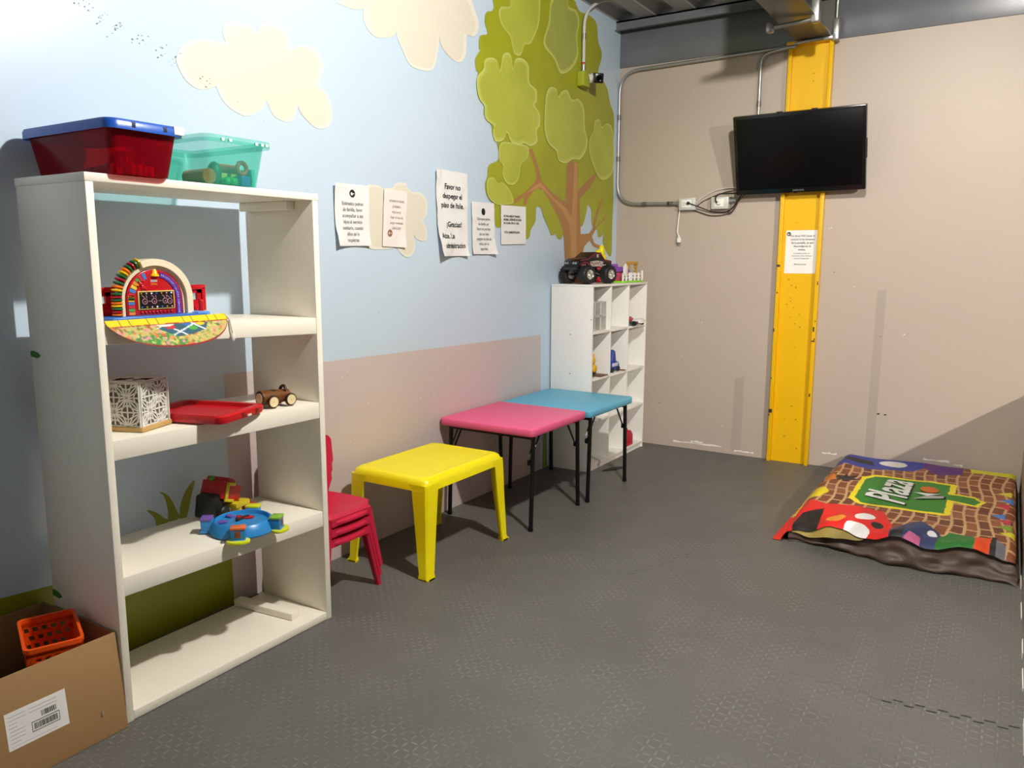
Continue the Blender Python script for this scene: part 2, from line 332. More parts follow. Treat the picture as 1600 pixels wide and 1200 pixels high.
def build_left_wall():
    SKY = mat('mural_sky', '#c4d5e5', 0.28, var=0.07, scale=0.9, bump=0.10, bscale=7)
    PINK = mat('mural_mauve', '#c8bab7', 0.34, var=0.05, scale=1.2, bump=0.08, bscale=7)
    CLOUD = mat('mural_cloud', '#e0d8c6', 0.4, var=0.03, scale=2)
    CEDGE = mat('mural_cloud_rim', '#e8e2d4', 0.4, var=0.02)
    CROWN = mat('mural_crown', '#a2a524', 0.38, var=0.24, scale=3.5)
    LOBE = mat('mural_leaf_lobe', '#b2b844', 0.38, var=0.2, scale=3.5)
    LRIM = mat('mural_leaf_rim', '#c9cf72', 0.38, var=0.1, scale=4)
    PALE = mat('mural_leaf_pale', '#a3a850', 0.38, var=0.12, scale=3)
    TRUNK = mat('mural_trunk', '#ad7c46', 0.4, var=0.12, scale=5)
    TLIGHT = mat('mural_trunk_light', '#c39058', 0.4, var=0.12, scale=6)
    GRASS = mat('mural_grass', '#8f9632', 0.4, var=0.12)
    HILL = mat('mural_hill', '#8c8f10', 0.36, var=0.1, scale=4)
    CHIP = mat('bare_plaster', '#e9e4da', 0.8)
    DIRT = mat('mural_scuff', '#8d9499', 0.8)
    ms = [SKY, PINK, CLOUD, CEDGE, CROWN, LOBE, LRIM, PALE, TRUNK, TLIGHT, GRASS, HILL, CHIP, DIRT, mat('mural_leaf_mid', '#bcc257', 0.38, var=0.12, scale=4)]
    b = MB()
    b.box(-0.12, 0.0, -3, 6.14, 0, 3.33, mi=0)
    lay = [0]
    def paint(pts, mi):
        lay[0] += 1; x = 0.00022*lay[0]
        b.poly([(x, y, z) for y, z in pts], mi)
    paint([(2.13, 0.0), (4.81, 0.0), (4.803, 0.978), (2.14, 1.018)], 1)
    paint([(1.0, 0.0), (2.13, 0.0), (2.13, 0.24), (1.6, 0.34), (1.0, 0.39)], 11)
    for k in ('blade_a', 'blade_b', 'blade_c', 'blade_d'): paint(smooth_closed(globals()['MURAL_'+k], 3), 10)
    paint([(1.02, .40), (1.08, .41), (1.135, .53), (1.05, .48)], 10)
    for k in ('cloud_a', 'cloud_b', 'cloud_c'):
        P = smooth_closed(globals()['MURAL_'+k], 4); paint(P, 3); paint(shrink(P, 0.93), 2)
    paint([(4.84, 0.0), (4.90, 0.0), (4.885, 0.3), (4.87, 0.35), (4.85, 0.3)], 10)
    paint(smooth_closed(MURAL_crown, 4), 4)
    # bark first, then the leaf lobes that hang over it
    paint(MURAL_trunk, 8); paint(MURAL_trunk_light, 9)
    paint([(5.13, 0), (5.46, 0), (5.43, 1.49), (5.14, 1.49)], 8)
    for k, base in (('lobe_a', 5), ('lobe_b', 7), ('lobe_f', 5), ('lobe_d', 5), ('lobe_c', 5), ('lobe_e', 5), ('lobe_g', 5)):
        P = smooth_closed(globals()['MURAL_'+k], 4); paint(P, 6); paint(shrink(P, 0.955), 14); paint(shrink(P, 0.90), base)
    rnd = random.Random(3)
    for k in range(26):   # chips and scuffs
        y = rnd.uniform(2.3, 4.7); z = rnd.uniform(0.15, 0.95); r = rnd.uniform(.002, .006)
        paint([(y-r, z), (y, z-r*.7), (y+r, z), (y+r*.4, z+r)], 12)
    for k in range(60):
        y = rnd.gauss(1.75, .3); z = 2.42-0.30*(y-1.4)+rnd.gauss(0, .02); r = rnd.uniform(.001, .004)
        paint([(y-r, z), (y, z-r*.7), (y+r*1.4, z), (y+r*.4, z+r)], 13)
    for k in range(22):
        y = rnd.uniform(2.9, 3.9); z = rnd.uniform(1.2, 2.4); r = rnd.uniform(.001, .003)
        paint([(y-r, z), (y, z-r*.7), (y+r*1.4, z), (y+r*.4, z+r)], 13)
    obj('wall_left', b, ms, kind='structure', recalc=False)
build_left_wall()

BEIGE = mat('wall_beige', '#b7a89b', 0.5, var=0.05, scale=1.3, bump=0.1, bscale=9)
DARK = mat('dark_grey_gloss', '#67686d', 0.3, var=0.12, scale=3, bump=0.2, bscale=9)
def build_back_wall():
    b = MB(); CHIP = mat('bare_plaster', '#e9e4da', 0.8); BLK = mat('black_mark', '#1b1714', 0.8)
    PATCH = mat('wall_beige_patch', '#ab9d91', 0.5, var=0.04, scale=1.5)
    b.box(-0.12, 9, 6.02, 6.14, 0, 3.0, mi=0)
    b.box(-0.12, 9, 6.012, 6.14, 3.0, 3.33, 0.002, mi=1)
    lay = [0]
    def mark(pts, mi):
        lay[0] += 1; b.poly([(x, 6.02-0.0003*lay[0], z) for x, z in pts], mi)
    mark([(1.985, .02), (2.045, .02), (2.05, 1.3), (1.99, 1.3)], 4)
    mark([(1.02, .03), (1.10, .03), (1.10, .62), (1.03, .60)], 4)
    rnd = random.Random(9)
    for x0, x1, z in ((1.70, 1.80, .10), (2.36, 2.52, .145), (2.55, 2.60, .13), (0.55, 0.95, .045), (1.05, 1.2, .03), (0.7, .8, .06)):
        n = 6
        top = [(x0+(x1-x0)*i/n, z+rnd.uniform(.002, .014)) for i in range(n+1)]; bot = [(x1-(x1-x0)*i/n, z-rnd.uniform(.0, .008)) for i in range(n+1)]
        mark(top+bot, 2)
    for x, z, r, mi in ((1.655, 1.73, .012, 2), (1.655, 1.73, .006, 3), (1.84, 1.32, .006, 2), (2.18, 1.0, .007, 2), (2.055, .432, .011, 3), (2.10, .43, .010, 3),
                        (1.70, 1.42, .005, 3), (2.03, .98, .004, 3), (.75, 1.02, .006, 2), (.9, .5, .005, 2), (.6, .75, .005, 2), (.42, .35, .006, 3), (.95, .22, .006, 2)):
        mark([(x-r, z), (x-r*.2, z-r*.6), (x+r, z-r*.2), (x+r*.5, z+r*.6)], mi)
    obj('wall_back', b, [BEIGE, DARK, CHIP, BLK, PATCH], kind='structure', recalc=False)
    b = MB(); b.box(2.935, 3.03, 1.2, 6.02, 0, 0.665, 0.004, 0)
    rnd = random.Random(4); y = 1.6
    while y < 4.3:
        l = rnd.uniform(.03, .2); b.box(2.932, 2.936, y, y+l, 0.001, rnd.uniform(.008, .03), 0, 1); y += l+rnd.uniform(.02, .3)
    obj('wall_right', b, [BEIGE, CHIP], kind='structure')
build_back_wall()

def build_ceiling():
    STEEL = mat('deck_paint', '#a8aaad', 0.45, var=0.12, scale=4)
    b = MB(); x = -0.12; pts = []
    while x < 9:
        pts += [(x, 3.33), (x+.13, 3.33), (x+.17, 3.40), (x+.27, 3.40)]; x += .31
    n = len(pts)
    vs = [(p[0], yy, p[1]) for yy in (-3, 6.2) for p in pts]
    b.add(vs, [(i, i+1, n+i+1, n+i) for i in range(n-1)])
    b.box(-0.12, 9, -3, 6.2, 3.42, 3.46)
    obj('ceiling', b, STEEL, kind='structure')
    b = MB(); b.box(0.0, 9, 5.93, 6.01, 3.318, 3.33); b.box(0.0, 9, 5.93, 5.936, 3.26, 3.33); b.box(0, 9, 5.90, 5.936, 3.255, 3.262)
    obj('trim_1', b, mat('channel_paint', '#6a6b70', 0.4), kind='structure')
build_ceiling()

BEAMP = mat('beam_paint', '#5a5852', 0.32, var=0.15, scale=5)
def build_steel():
    b = MB(); b.box(1.36, 1.60, 4.55, 6.01, 3.01, 3.024, 0.002); b.box(1.36, 1.60, 4.55, 6.01, 3.30, 3.315, 0.002); b.box(1.462, 1.498, 4.55, 6.01, 3.02, 3.305)
    b.box(1.36, 1.60, 5.985, 6.0, 3.02, 3.3)
    o = obj('ceiling_beam', b, BEAMP, kind='structure')
    Y = mat('column_yellow', '#e8b400', 0.36, var=0.07, scale=3, bump=0.1, bscale=12); CH = mat('column_chip', '#3a3128', 0.7)
    t = thing('steel_column', 'tall yellow painted steel column set in the beige back wall', 'column', (1.46, 6.0, 0))
    web = MB().box(1.335, 1.585, 6.0, 6.018, 0, 2.985, 0)
    rnd = random.Random(5)
    for k in range(34):
        x = rnd.uniform(1.36, 1.56); z = rnd.choice([rnd.uniform(.05, .5), rnd.uniform(.8, 1.4), rnd.uniform(.1, 2.9)]); r = rnd.uniform(.0015, .005)
        web.poly([(x-r, 5.9994-k*.00002, z), (x, 5.9994-k*.00002, z-r), (x+r, 5.9994-k*.00002, z), (x, 5.9994-k*.00002, z+r*1.5)], 1)
    obj('web', web, [Y, CH], t)
    for x0, x1 in ((1.312, 1.338), (1.583, 1.610)):
        f = MB().box(x0, x1, 5.962, 6.018, 0, 2.985, 0.003)
        for k in range(7):
            z = rnd.uniform(.1, 1.6); f.box(x0-.0004+rnd.choice([0, .018]), x0+.008+rnd.choice([0, .016]), 5.9612, 5.9625, z, z+rnd.uniform(.006, .03), 0, 1)
        obj('flange', f, [Y, CH], t)
    obj('top_plate', MB().box(1.30, 1.62, 5.95, 6.016, 2.985, 3.008, 0.002), Y, t)
build_steel()

# ------------------------------------------------------------------ tall open shelf on the left
def sag(y, z0, z1): return z0+(z1-z0)*(y-1.365)/(2.235-1.365)
def build_tall_shelf():
    t = thing('tall_shelf', 'tall cream painted wooden open shelf standing at the left wall', 'shelf', (0.26, 1.80, 0))
    GREEN = mat('green_tape', '#3f7a2c', 0.5)
    for y0, y1 in ((1.340, 1.366), (2.234, 2.262)):
        obj('side_panel', MB().box(0.068, 0.46, y0, y1, 0, 1.725, 0.003), WHITE, t)
    obj('top_panel', MB().box(0.066, 0.462, 1.338, 2.264, 1.724, 1.750, 0.003), WHITE, t)
    for za, zb in ((1.302, 1.270), (0.939, 0.929), (0.492, 0.474)):
        b = MB(); b.box(0.07, 0.458, 1.366, 2.234, -0.064, 0, 0.003)
        b.v = [(x, y, z+sag(y, za, zb)) for x, y, z in b.v]
        obj('shelf_board', b, WHITE, t)
    obj('bottom_panel', MB().box(0.075, 0.46, 1.366, 2.234, 0.002, 0.034, 0.003), WHITE, t)
    obj('batten', MB().box(0.08, 0.40, 2.08, 2.125, 0.034, 0.064, 0.004, M=T((0.24, 2.10, 0)) @ RZ(radians(6)) @ T((-0.24, -2.10, 0))), WHITE, t)
    obj('batten', MB().box(0.08, 0.36, 2.194, 2.233, 1.69, 1.724, 0.004), WHITE, t)
    for z, s in ((1.187, 1), (0.36, 1.15)):
        g = MB().prism([(0.07, z-.006*s), (.11, z-.010*s), (.128, z-.002), (.115, z+.008*s), (.09, z+.013*s), (.07, z+.012*s)], -0.0, 0.0012, 0, T((0, 1.3399, 0)) @ Matrix(((1, 0, 0, 0), (0, 0, -1, 0), (0, 1, 0, 0), (0, 0, 0, 1))))
        obj('green_tape', g, GREEN, t, label='small torn green sticker')
build_tall_shelf()

# ------------------------------------------------------------------ bins on its top
def shell(b, c, h0, h1, z0, z1, th, r, mi=0, M=None):
    """open rounded tub: outer wall, rim, inner wall, floor"""
    def ring(h, z, rr): return [(c[0]+p[0], c[1]+p[1], z) for p in rrect(-h[0], h[0], -h[1], h[1], rr, 4)]
    i0 = (h0[0]-th, h0[1]-th); i1 = (h1[0]-th, h1[1]-th)
    b.rings([ring(h0, z0, r*.8), ring(h1, z1, r), ring(i1, z1, r-th*.5), ring(i0, z0+th, r*.6)], mi, True, False, M)
    return b
def build_bins():
    RED = clear_mat('red_clear', '#a00c24', '#f0707e', 0.30, 0.18); BLUE = mat('lid_blue', '#1f55b4', 0.28, var=0.04)
    TEAL = clear_mat('teal_clear', '#62d2ba', '#e2faf5', 0.17, 0.15); RPLA = mat('toy_red', '#cf1a2c', 0.35)
    c = (0.28, 1.51)
    t = thing('storage_bin', 'see-through red storage bin with a blue lid on the tall shelf', 'storage bin', (c[0], c[1], 1.751))
    obj('body', shell(MB(), c, (0.205, 0.098), (0.235, 0.115), 1.7512, 1.885, 0.003, 0.03), RED, t)
    lid = MB()
    out = rrect(-0.25, 0.25, -0.13, 0.13, 0.035, 5); inn = rrect(-0.225, 0.225, -0.105, 0.105, 0.025, 5)
    P = lambda pts, z: [(c[0]+x, c[1]+y, z) for x, y in pts]
    lid.rings([P(inn, 1.886), P(out, 1.876), P(out, 1.896), P(shrink(out, 0.975), 1.906), P(inn, 1.906), P(shrink(inn, 0.97), 1.899)], 0, True)
    o = obj('lid', lid, BLUE, t, label='blue snap-on lid')
    for y0 in (1.462, 1.566):
        obj('clip_slot', MB().box(c[0]+.240, c[0]+.2512, y0-.006, y0+.006, 1.884, 1.900, .001), mat('slot_dark', '#0d1a3a', 0.6), o)
    obj('latch', MB().box(c[0]+.235, c[0]+.253, 1.595, 1.632, 1.880, 1.907, .004), mat('latch_white', '#e8e8ea', 0.3), o)
    for k, (x, y, z, a) in enumerate(((.40, 1.47, 0, .2), (.43, 1.52, 0, 1.1), (.41, 1.57, 0, .5), (.42, 1.495, .036, .8), (.40, 1.55, .036, 1.9), (.33, 1.49, 0, .4), (.33, 1.55, 0, 1.3), (.25, 1.5, 0, 0), (.24, 1.56, 0, .6), (.17, 1.52, 0, .2))):
        g = MB(); n = 8
        pts = [((.026 if i % 2 else .017)*cos(2*pi*i/16+a), (.026 if i % 2 else .017)*sin(2*pi*i/16+a)) for i in range(16)]
        g.prism(pts, 0, .034, 0, None, .002)
        base = (x, y, 1.7545+z)
        g.v = [(vx+base[0], vy+base[1], vz+base[2]) for vx, vy, vz in g.v]
        solo('toy_gear', g, RPLA, 'red plastic gear toys heaped inside the red bin', 'toy', base, 'red gear toys in the red bin')
    c = (0.27, 1.873)
    t = thing('storage_bin', 'clear turquoise open storage bin with mixed toys on the tall shelf', 'storage bin', (c[0], c[1], 1.751))
    b = obj('body', shell(MB(), c, (0.19, 0.105), (0.215, 0.128), 1.7512, 1.897, 0.003, 0.03), TEAL, t)
    rim = MB(); o2 = rrect(-.232, .232, -.143, .143, .035, 5); i2 = rrect(-.215, .215, -.128, .128, .03, 5)
    P = lambda pts, z: [(c[0]+x, c[1]+y, z) for x, y in pts]
    rim.rings([P(i2, 1.897), P(o2, 1.897), P(o2, 1.884), P(shrink(o2, 1.0), 1.884), P(o2, 1.907), P(shrink(o2, .985), 1.909), P(i2, 1.909)], 0, False, True)
    r = obj('rim', rim, TEAL, t)
    for y in (1.80, 1.83, 1.94, 1.965, 1.985): obj('clip_hole', MB().box(c[0]+.226, c[0]+.2335, y-.006, y+.006, 1.890, 1.900, .001), mat('hole_pale', '#d9f4ec', 0.4), r)
    z = 1.7545
    def toy(name, b, m, label, loc): return solo(name, b, m, label, 'toy', loc, 'mixed toys in the turquoise bin')
    OR = mat('toy_orange', '#e2702a', 0.4); GR = mat('toy_green', '#3fae46', 0.4); DG = mat('toy_dark_green', '#3f6a50', 0.45); BL = mat('toy_blue', '#2f62b8', 0.4)
    YE = mat('toy_yellow', '#d8bc3a', 0.4); TQ = mat('toy_turquoise', '#58c3b4', 0.4)
    toy('toy_cylinder', MB().cyl((.42, 1.802, z+.026), (.30, 1.806, z+.026), .026), OR, 'orange roll lying in the near corner of the turquoise bin', (.36, 1.79, z))
    toy('toy_egg', MB().ball((.40, 1.838, z+.04), (.024, .024, .039)), DG, 'dark green egg shape standing in the turquoise bin', (.40, 1.838, z))
    def flower(x, y, zz, m, lab):
        f = MB()
        for i in range(6): f.ball((x+.02*cos(i*pi/3), y+.02*sin(i*pi/3), zz+.014), (.013, .013, .014), 10)
        f.cyl((x, y, zz), (x, y, zz+.03), .014); toy('toy_flower', f, m, lab, (x, y, zz))
    flower(.412, 1.89, z, GR, 'bright green flower block at the front of the turquoise bin')
    flower(.33, 1.86, z, GR, 'bright green flower block near the egg in the turquoise bin')
    toy('toy_ring', MB().rings([[(.425+.008*cos(q), 1.935+(.02+.008*sin(q))*cos(p), z+.062+(.02+.008*sin(q))*sin(p)) for q in [2*pi*k/10 for k in range(10)]] for p in [2*pi*j/20 for j in range(20)]], 0, False, True), mat('toy_coral', '#e2502f', 0.4), 'coral ring standing on blocks in the turquoise bin', (.425, 1.935, z))
    toy('toy_tube', MB().cyl((.37, 1.87, z+.062), (.37, 1.95, z+.062), .016), mat('toy_pink_red', '#d4553f', 0.4), 'coral tube lying behind the ring in the turquoise bin', (.37, 1.91, z))
    toy('toy_block', MB().box(.40, .45, 1.912, 1.95, z, z+.034, .003), BL, 'blue block under the coral ring in the turquoise bin', (.425, 1.93, z))
    toy('toy_block', MB().box(.35, .39, 1.86, 1.96, z, z+.045, .003), YE, 'long yellow block under the coral tube in the turquoise bin', (.37, 1.91, z))
    toy('toy_block', MB().box(.36, .45, 1.956, 1.97, z, z+.06, .003), TQ, 'turquoise block near the far corner of the turquoise bin', (.40, 1.963, z))
    toy('toy_block', MB().box(.28, .32, 1.92, 1.962, z, z+.085, .003), YE, 'yellow upright block at the back of the turquoise bin', (.30, 1.94, z))
    flower(.22, 1.9, z, mat('toy_lime', '#8cc43a', 0.4), 'lime flower block at the back of the turquoise bin')
build_bins()

# ------------------------------------------------------------------ rainbow learning toy
def paint_mesh(o, fn):
    """write a printed pattern into a colour attribute"""
    me = o.data; a = me.color_attributes.new('print', 'FLOAT_COLOR', 'POINT')
    cols = []
    for v in me.vertices: cols += list(lin(fn(v.index)))+[1.0]
    a.data.foreach_set('color', cols)
def in_poly(x, y, P):
    c = False; n = len(P)
    for i in range(n):
        x0, y0 = P[i]; x1, y1 = P[i-1]
        if (y0 > y) != (y1 > y) and x < (x1-x0)*(y-y0)/(y1-y0)+x0: c = not c
    return c
def build_learning_toy():
    R = mat('toy_gloss_red', '#b80f1c', 0.22, var=0.04); CR = mat('toy_cream', '#efe2c4', 0.3); BL = mat('toy_base_blue', '#2e70c4', 0.3)
    PU = mat('toy_purple', '#54309a', 0.35); YE = mat('toy_bright_yellow', '#f2c414', 0.3); BK = mat('toy_black', '#0d0d0f', 0.35); GN = mat('toy_bead_green', '#1d6a3e', 0.25)
    OR = mat('toy_bead_orange', '#ef7a1a', 0.25); WH = mat('toy_print_white', '#f0e8f0', 0.4); PK = mat('toy_print_pink', '#f0a8b8', 0.4)
    C0 = 1.598; ZB = 1.318; X = 0.36
    t = thing('learning_toy', 'red rainbow-arch learning toy with coloured beads on the tall shelf', 'toy', (0.36, C0, 1.294))
    obj('base', MB().box(0.30, 0.425, 1.405, 1.775, 1.2955, 1.318, .006), BL, t)
    obj('base_pad', MB().box(0.31, 0.4225, 1.735, 1.788, 1.299, 1.322, .005), mat('toy_light_blue', '#5b98e6', 0.3), t)
    def archpts(r, zc, n=20): return [(C0+r*cos(a), zc+r*sin(a)*1.02) for a in [pi*i/n for i in range(n+1)]]
    ZC = ZB+.055
    def arch(r, x0, x1, m, name, parent, bev=.002):
        P = [(C0+r, ZB)]+archpts(r, ZC)+[(C0-r, ZB)]
        return obj(name, MB().prism(P, x0, x1, 0, WALLM, bev), m, parent)
    arch(.108, .345, .375, R, 'face_panel', t)
    def band(r0, r1, a0, a1, x0, x1, m, name, parent, n=16, low0=None, low1=None):
        o_ = []; i_ = []
        A = [a0+(a1-a0)*k/n for k in range(n+1)]
        o_ = [(C0+r1*cos(a), ZC+r1*sin(a)*1.02) for a in A]; i_ = [(C0+r0*cos(a), ZC+r0*sin(a)*1.02) for a in A]
        if a0 == 0: o_ = [(C0+r1, ZB)]+o_; i_ = [(C0+r0, ZB)]+i_
        if abs(a1-pi) < 1e-6: o_ = o_+[(C0-r1, ZB)]; i_ = i_+[(C0-r0, ZB)]
        return obj(name, MB().prism(o_+i_[::-1], x0, x1, 0, WALLM), m, parent)
    band(.122, .146, 0, pi*.62, .335, .385, CR, 'arch_rail', t)
    band(.112, .123, 0, pi, .335, .372, mat('toy_cream_shade', '#e0d2b2', 0.35), 'arch_groove', t)
    letters = band(.082, .101, 0, pi*.42, .374, .3775, PU, 'letter_band', t)
    lt = MB()
    seq = 'ABCDEFGHIJKLMNOPQRSTUVW'
    for i, ch in enumerate(seq):
        if i < 15:
            a = pi*.40*(1-i/15); y, z = C0+.0915*cos(a), ZC+.0915*sin(a)*1.02
        else: y, z = C0+.0915, ZC-.004-(i-15)*.0065; a = 0
        lt.text(ch, .0085, T((.3779, y, z-.003)) @ WALLM)
    obj('letters', lt, WH, letters)
    # small painted tiles inside the left of the arch
    for k in range(14):
        m = [OR, GN, R, BL, YE][k % 5]; tl = mat('toy_tile_%d' % (k % 5), ['#e08434', '#4a9a44', '#c8283c', '#3f7ac4', '#e0c23c'][k % 5], 0.4)
        if k < 6:
            z = ZB+.008+k*.012; b = MB().box(.374, .3768, C0-.102, C0-.080, z-.005, z+.005)
        else:
            a = pi-(k-5.6)*.155; p0 = a-.065; p1 = a+.065
            q = [(C0+r*cos(aa), ZC+r*sin(aa)*1.02) for r, aa in ((.080, p0), (.102, p0), (.102, p1), (.080, p1))]
            b = MB().prism(q, .374, .3768, 0, WALLM)
        obj('colour_tile', b, tl, t)
    cols = [OR, mat('toy_bead_red', '#b3152a', 0.25), GN, YE, OR, GN, mat('toy_bead_red', '#b3152a'), GN, YE, OR, GN, mat('toy_bead_red', '#b3152a'), GN, YE, OR, GN, mat('toy_bead_red', '#b3152a'), GN, YE]
    for k, m in enumerate(cols):
        if k < 7:
            z = ZB+.006+k*.0105; y = C0-.134; a = pi
        else:
            a = pi-(k-6)*.098; y = C0+.134*cos(a); z = ZC+.012+.132*sin(a)
        M = T((X, y, z)) @ RX(a) @ RX(0)
        obj('bead', MB().lathe([(.001, -.0042), (.6, -.0042), (1, -.002), (1, .002), (.6, .0042), (.001, .0042)], M @ Matrix(((.020, 0, 0, 0), (0, .017, 0, 0), (0, 0, 1.15, 0), (0, 0, 0, 1))), 18), m, t)
    bell = MB().lathe([(.001, .014), (.006, .013), (.009, .006), (.011, -.004), (.016, -.009), (.016, -.013), (.001, -.013)], T((.372, C0+.004, ZC+.098)), 18)
    obj('bell', bell, YE, t)
    fr = MB().box(.374, .380, C0-.068, C0+.074, ZB+.020, ZB+.088, .002)
    sc = obj('picture_screen', fr, mat('toy_frame_gold', '#d8b860', 0.4), t)
    obj('screen_face', MB().box(.379, .3808, C0-.063, C0+.069, ZB+.024, ZB+.084), BK, sc)
    dr = MB()
    for y, z in ((-.044, .050), (-.008, .050), (.034, .050), (.053, .048)):
        cy, cz = C0+y, ZB+z
        dr.tube(arc((.3812, cy, cz), .0095, 0, 2*pi, 16, (0, 1, 0), (0, 0, 1))[:-1], .0009, 6, 0, True)
        for s in (-1, 1):
            dr.tube([(.3812, cy+s*.003+(.0045*cos(a)*.8+s*.005*sin(a/2)), cz+.009+.014*sin(a/2)+.001*cos(a)) for a in [2*pi*k/12 for k in range(12)]], .0009, 6, 0, True)
        dr.tube([(.3812, cy-.003, cz), (.3812, cy, cz-.003), (.3812, cy+.004, cz+.001)], .0009, 6)
    dr.tube([(.3812, C0-.030, ZB+.05), (.3812, C0-.02, ZB+.05)], .0008, 6); dr.tube([(.3812, C0+.008, ZB+.05), (.3812, C0+.02, ZB+.051)], .0008, 6)
    obj('chalk_drawing', dr, PK, sc)
    for k in range(14):
        y = C0-.056+.0195*(k % 7); z = ZB+(.079 if k < 7 else .029)
        obj('shape_dot', MB().cyl((.3806, y, z), (.3814, y, z), .0035, seg=[3, 4, 12, 5][k % 4]), [YE, PK, WH, BL][k % 4], sc)
    obj('logo', MB().box(.3748, .3755, C0-.014, C0+.012, ZC+.064, ZC+.073, mi=0).text('LITTLE', .008, T((.3756, C0-.001, ZC+.054)) @ WALLM, 1), [mat('toy_print_grey', '#a89a9a', 0.5), YE], t)
    fig = MB(); fig.ball((.376, C0-.052, ZC+.058), (.004, .008, .008), 10); fig.ball((.376, C0-.046, ZC+.045), (.004, .008, .012), 10)
    for p in ((-.064, .05), (-.036, .04), (-.032, .032), (-.055, .032), (-.06, .066), (-.044, .068)): fig.ball((.376, C0+p[0], ZC+p[1]), .0045, 8)
    obj('raised_figure', fig, R, t)
    kn = MB()
    for k in range(9): kn.ball((.377, C0-.055+.0145*k, ZB+.010), (.004, .005, .005), 8)
    obj('bottom_knobs', kn, R, t)
    for s in (-1, 1):
        y0, y1 = (1.405, 1.49) if s < 0 else (1.755, 1.852)
        f = MB(); f.box(.29, .315, y0, y1, 1.402, 1.421, .003); f.box(.295, .31, y0, y1, 1.318, 1.345, .002)
        f.box(.29, .315, y0, y0+.016, 1.318, 1.41, .002); f.box(.29, .315, y1-.016, y1, 1.318, 1.41, .002)
        f.box(.297, .308, y0+.01, y1-.01, 1.34, 1.362); f.box(.297, .308, y0+.01, y0+.03, 1.36, 1.405); f.box(.297, .308, y1-.034, y1-.01, 1.36, 1.405); f.box(.297, .308, y0+.01, y1-.01, 1.388, 1.405)
        obj('side_fence', f, R, t)
    p = MB().cyl((.345, 1.806, 1.294), (.345, 1.806, 1.355), .009).ball((.345, 1.806, 1.356), .010, 12).cyl((.345, 1.806, 1.309), (.345, 1.836, 1.309), .0075)
    obj('corner_post', p, R, t)
    # printed half-moon flap hanging over the shelf edge
    A, B = .236, .142; Y0 = 1.588
    nu, nv = 150, 46; g = MB()
    def fl(u, v):
        s = -1+2*u; k = sqrt(max(0, 1-abs(s)**2.3)); d = v*B*k
        return (.452+d*.66, Y0+s*A, 1.311-max(0, d-.010)*.76+.0015)
    g.grid(fl, nu, nv); o = obj('picture_flap', g, attr_mat('flap_print', .35), t)
    rnd = random.Random(11); blobs = []
    pal = ['#3f8c3c', '#c9a24a', '#d9743a', '#c9c27a', '#e08aa0', '#8a7a3a', '#6aa84a', '#b8d06a', '#d8b06a', '#a85a3a']
    for k in range(420):
        blobs.append((rnd.uniform(-1, 1), rnd.uniform(.25, 1), rnd.uniform(.01, .035), rnd.uniform(.015, .055), rnd.choice(pal)))
    hop = [(-.30, .38), (.12, .28), (.60, .30), (.50, .52), (.22, .66), (-.02, .68)]
    def pc(i):
        u = (i % (nu+1))/nu; v = (i//(nu+1))/nv; s = -1+2*u; k = sqrt(max(0, 1-abs(s)**2.3)); d = v*k
        if v > .955 or abs(s) > .985: return '#8a1420'
        if d < .29:
            if abs(d-.275) < .015: return '#a32a24'
            if abs((s*7) % 1-.5) < .03: return '#7a5a1a'
            return '#ead21a'
        if ((s+.12)/.16)**2+((d-.24)/.12)**2 < 1: return '#e8e4dc' if ((s+.10)/.07)**2+((d-.22)/.06)**2 > 1 else '#b8322a'
        if in_poly(s, d, hop):
            for cx, cy, col in ((-.06, .38, '#c02a34'), (.22, .30, '#2f6ab0'), (.30, .45, '#4aa83f'), (.46, .32, '#ecc81e')):
                if ((s-cx)/.075)**2+((d-cy)/.07)**2 < 1: return col
            e = min(abs((s*1.9+d*2.6) % 1-.5), abs((s*2.2-d*1.7+.3) % 1-.5))
            return '#e6ecec' if e < .05 else '#2f5a6a'
        if d > .62-.25*(s+.6) and s < .1: base = '#3f8c3c'
        else: base = '#c0b26a'
        for bx, by, rx, ry, col in blobs:
            if ((s-bx)/rx)**2+((d-by)/ry)**2 < 1: base = col
        return base
    paint_mesh(o, pc)
    tx = MB().text('The', .010, Matrix(), 0).text('Little', .015, T((.012, -.014, 0)), 0)
    M = T((.452+.104*.66+.0022, 1.528, 1.311-.094*.76+.003)) @ Matrix(((0, -.652, .758, 0), (1, 0, 0, 0), (0, .758, .652, 0), (0, 0, 0, 1)))
    tx.v = [tuple(M @ Vector(v)) for v in tx.v]
    obj('flap_title', tx, mat('toy_title_cream', '#efe6c0', .5), o)
    st = MB().tube(fillet([(.445, 1.80, 1.312), (.47, 1.832, 1.30), (.473, 1.838, 1.25), (.473, 1.842, 1.235)], .02), .0035, 8)
    st.ball((.473, 1.843, 1.219), (.006, .009, .018), 12)
    t.scale = (.94, .94, .90)
    obj('tether', st, mat('toy_tether_white', '#e6e2d8', .4), t, label='short white tether hanging over the shelf edge')
build_learning_toy()

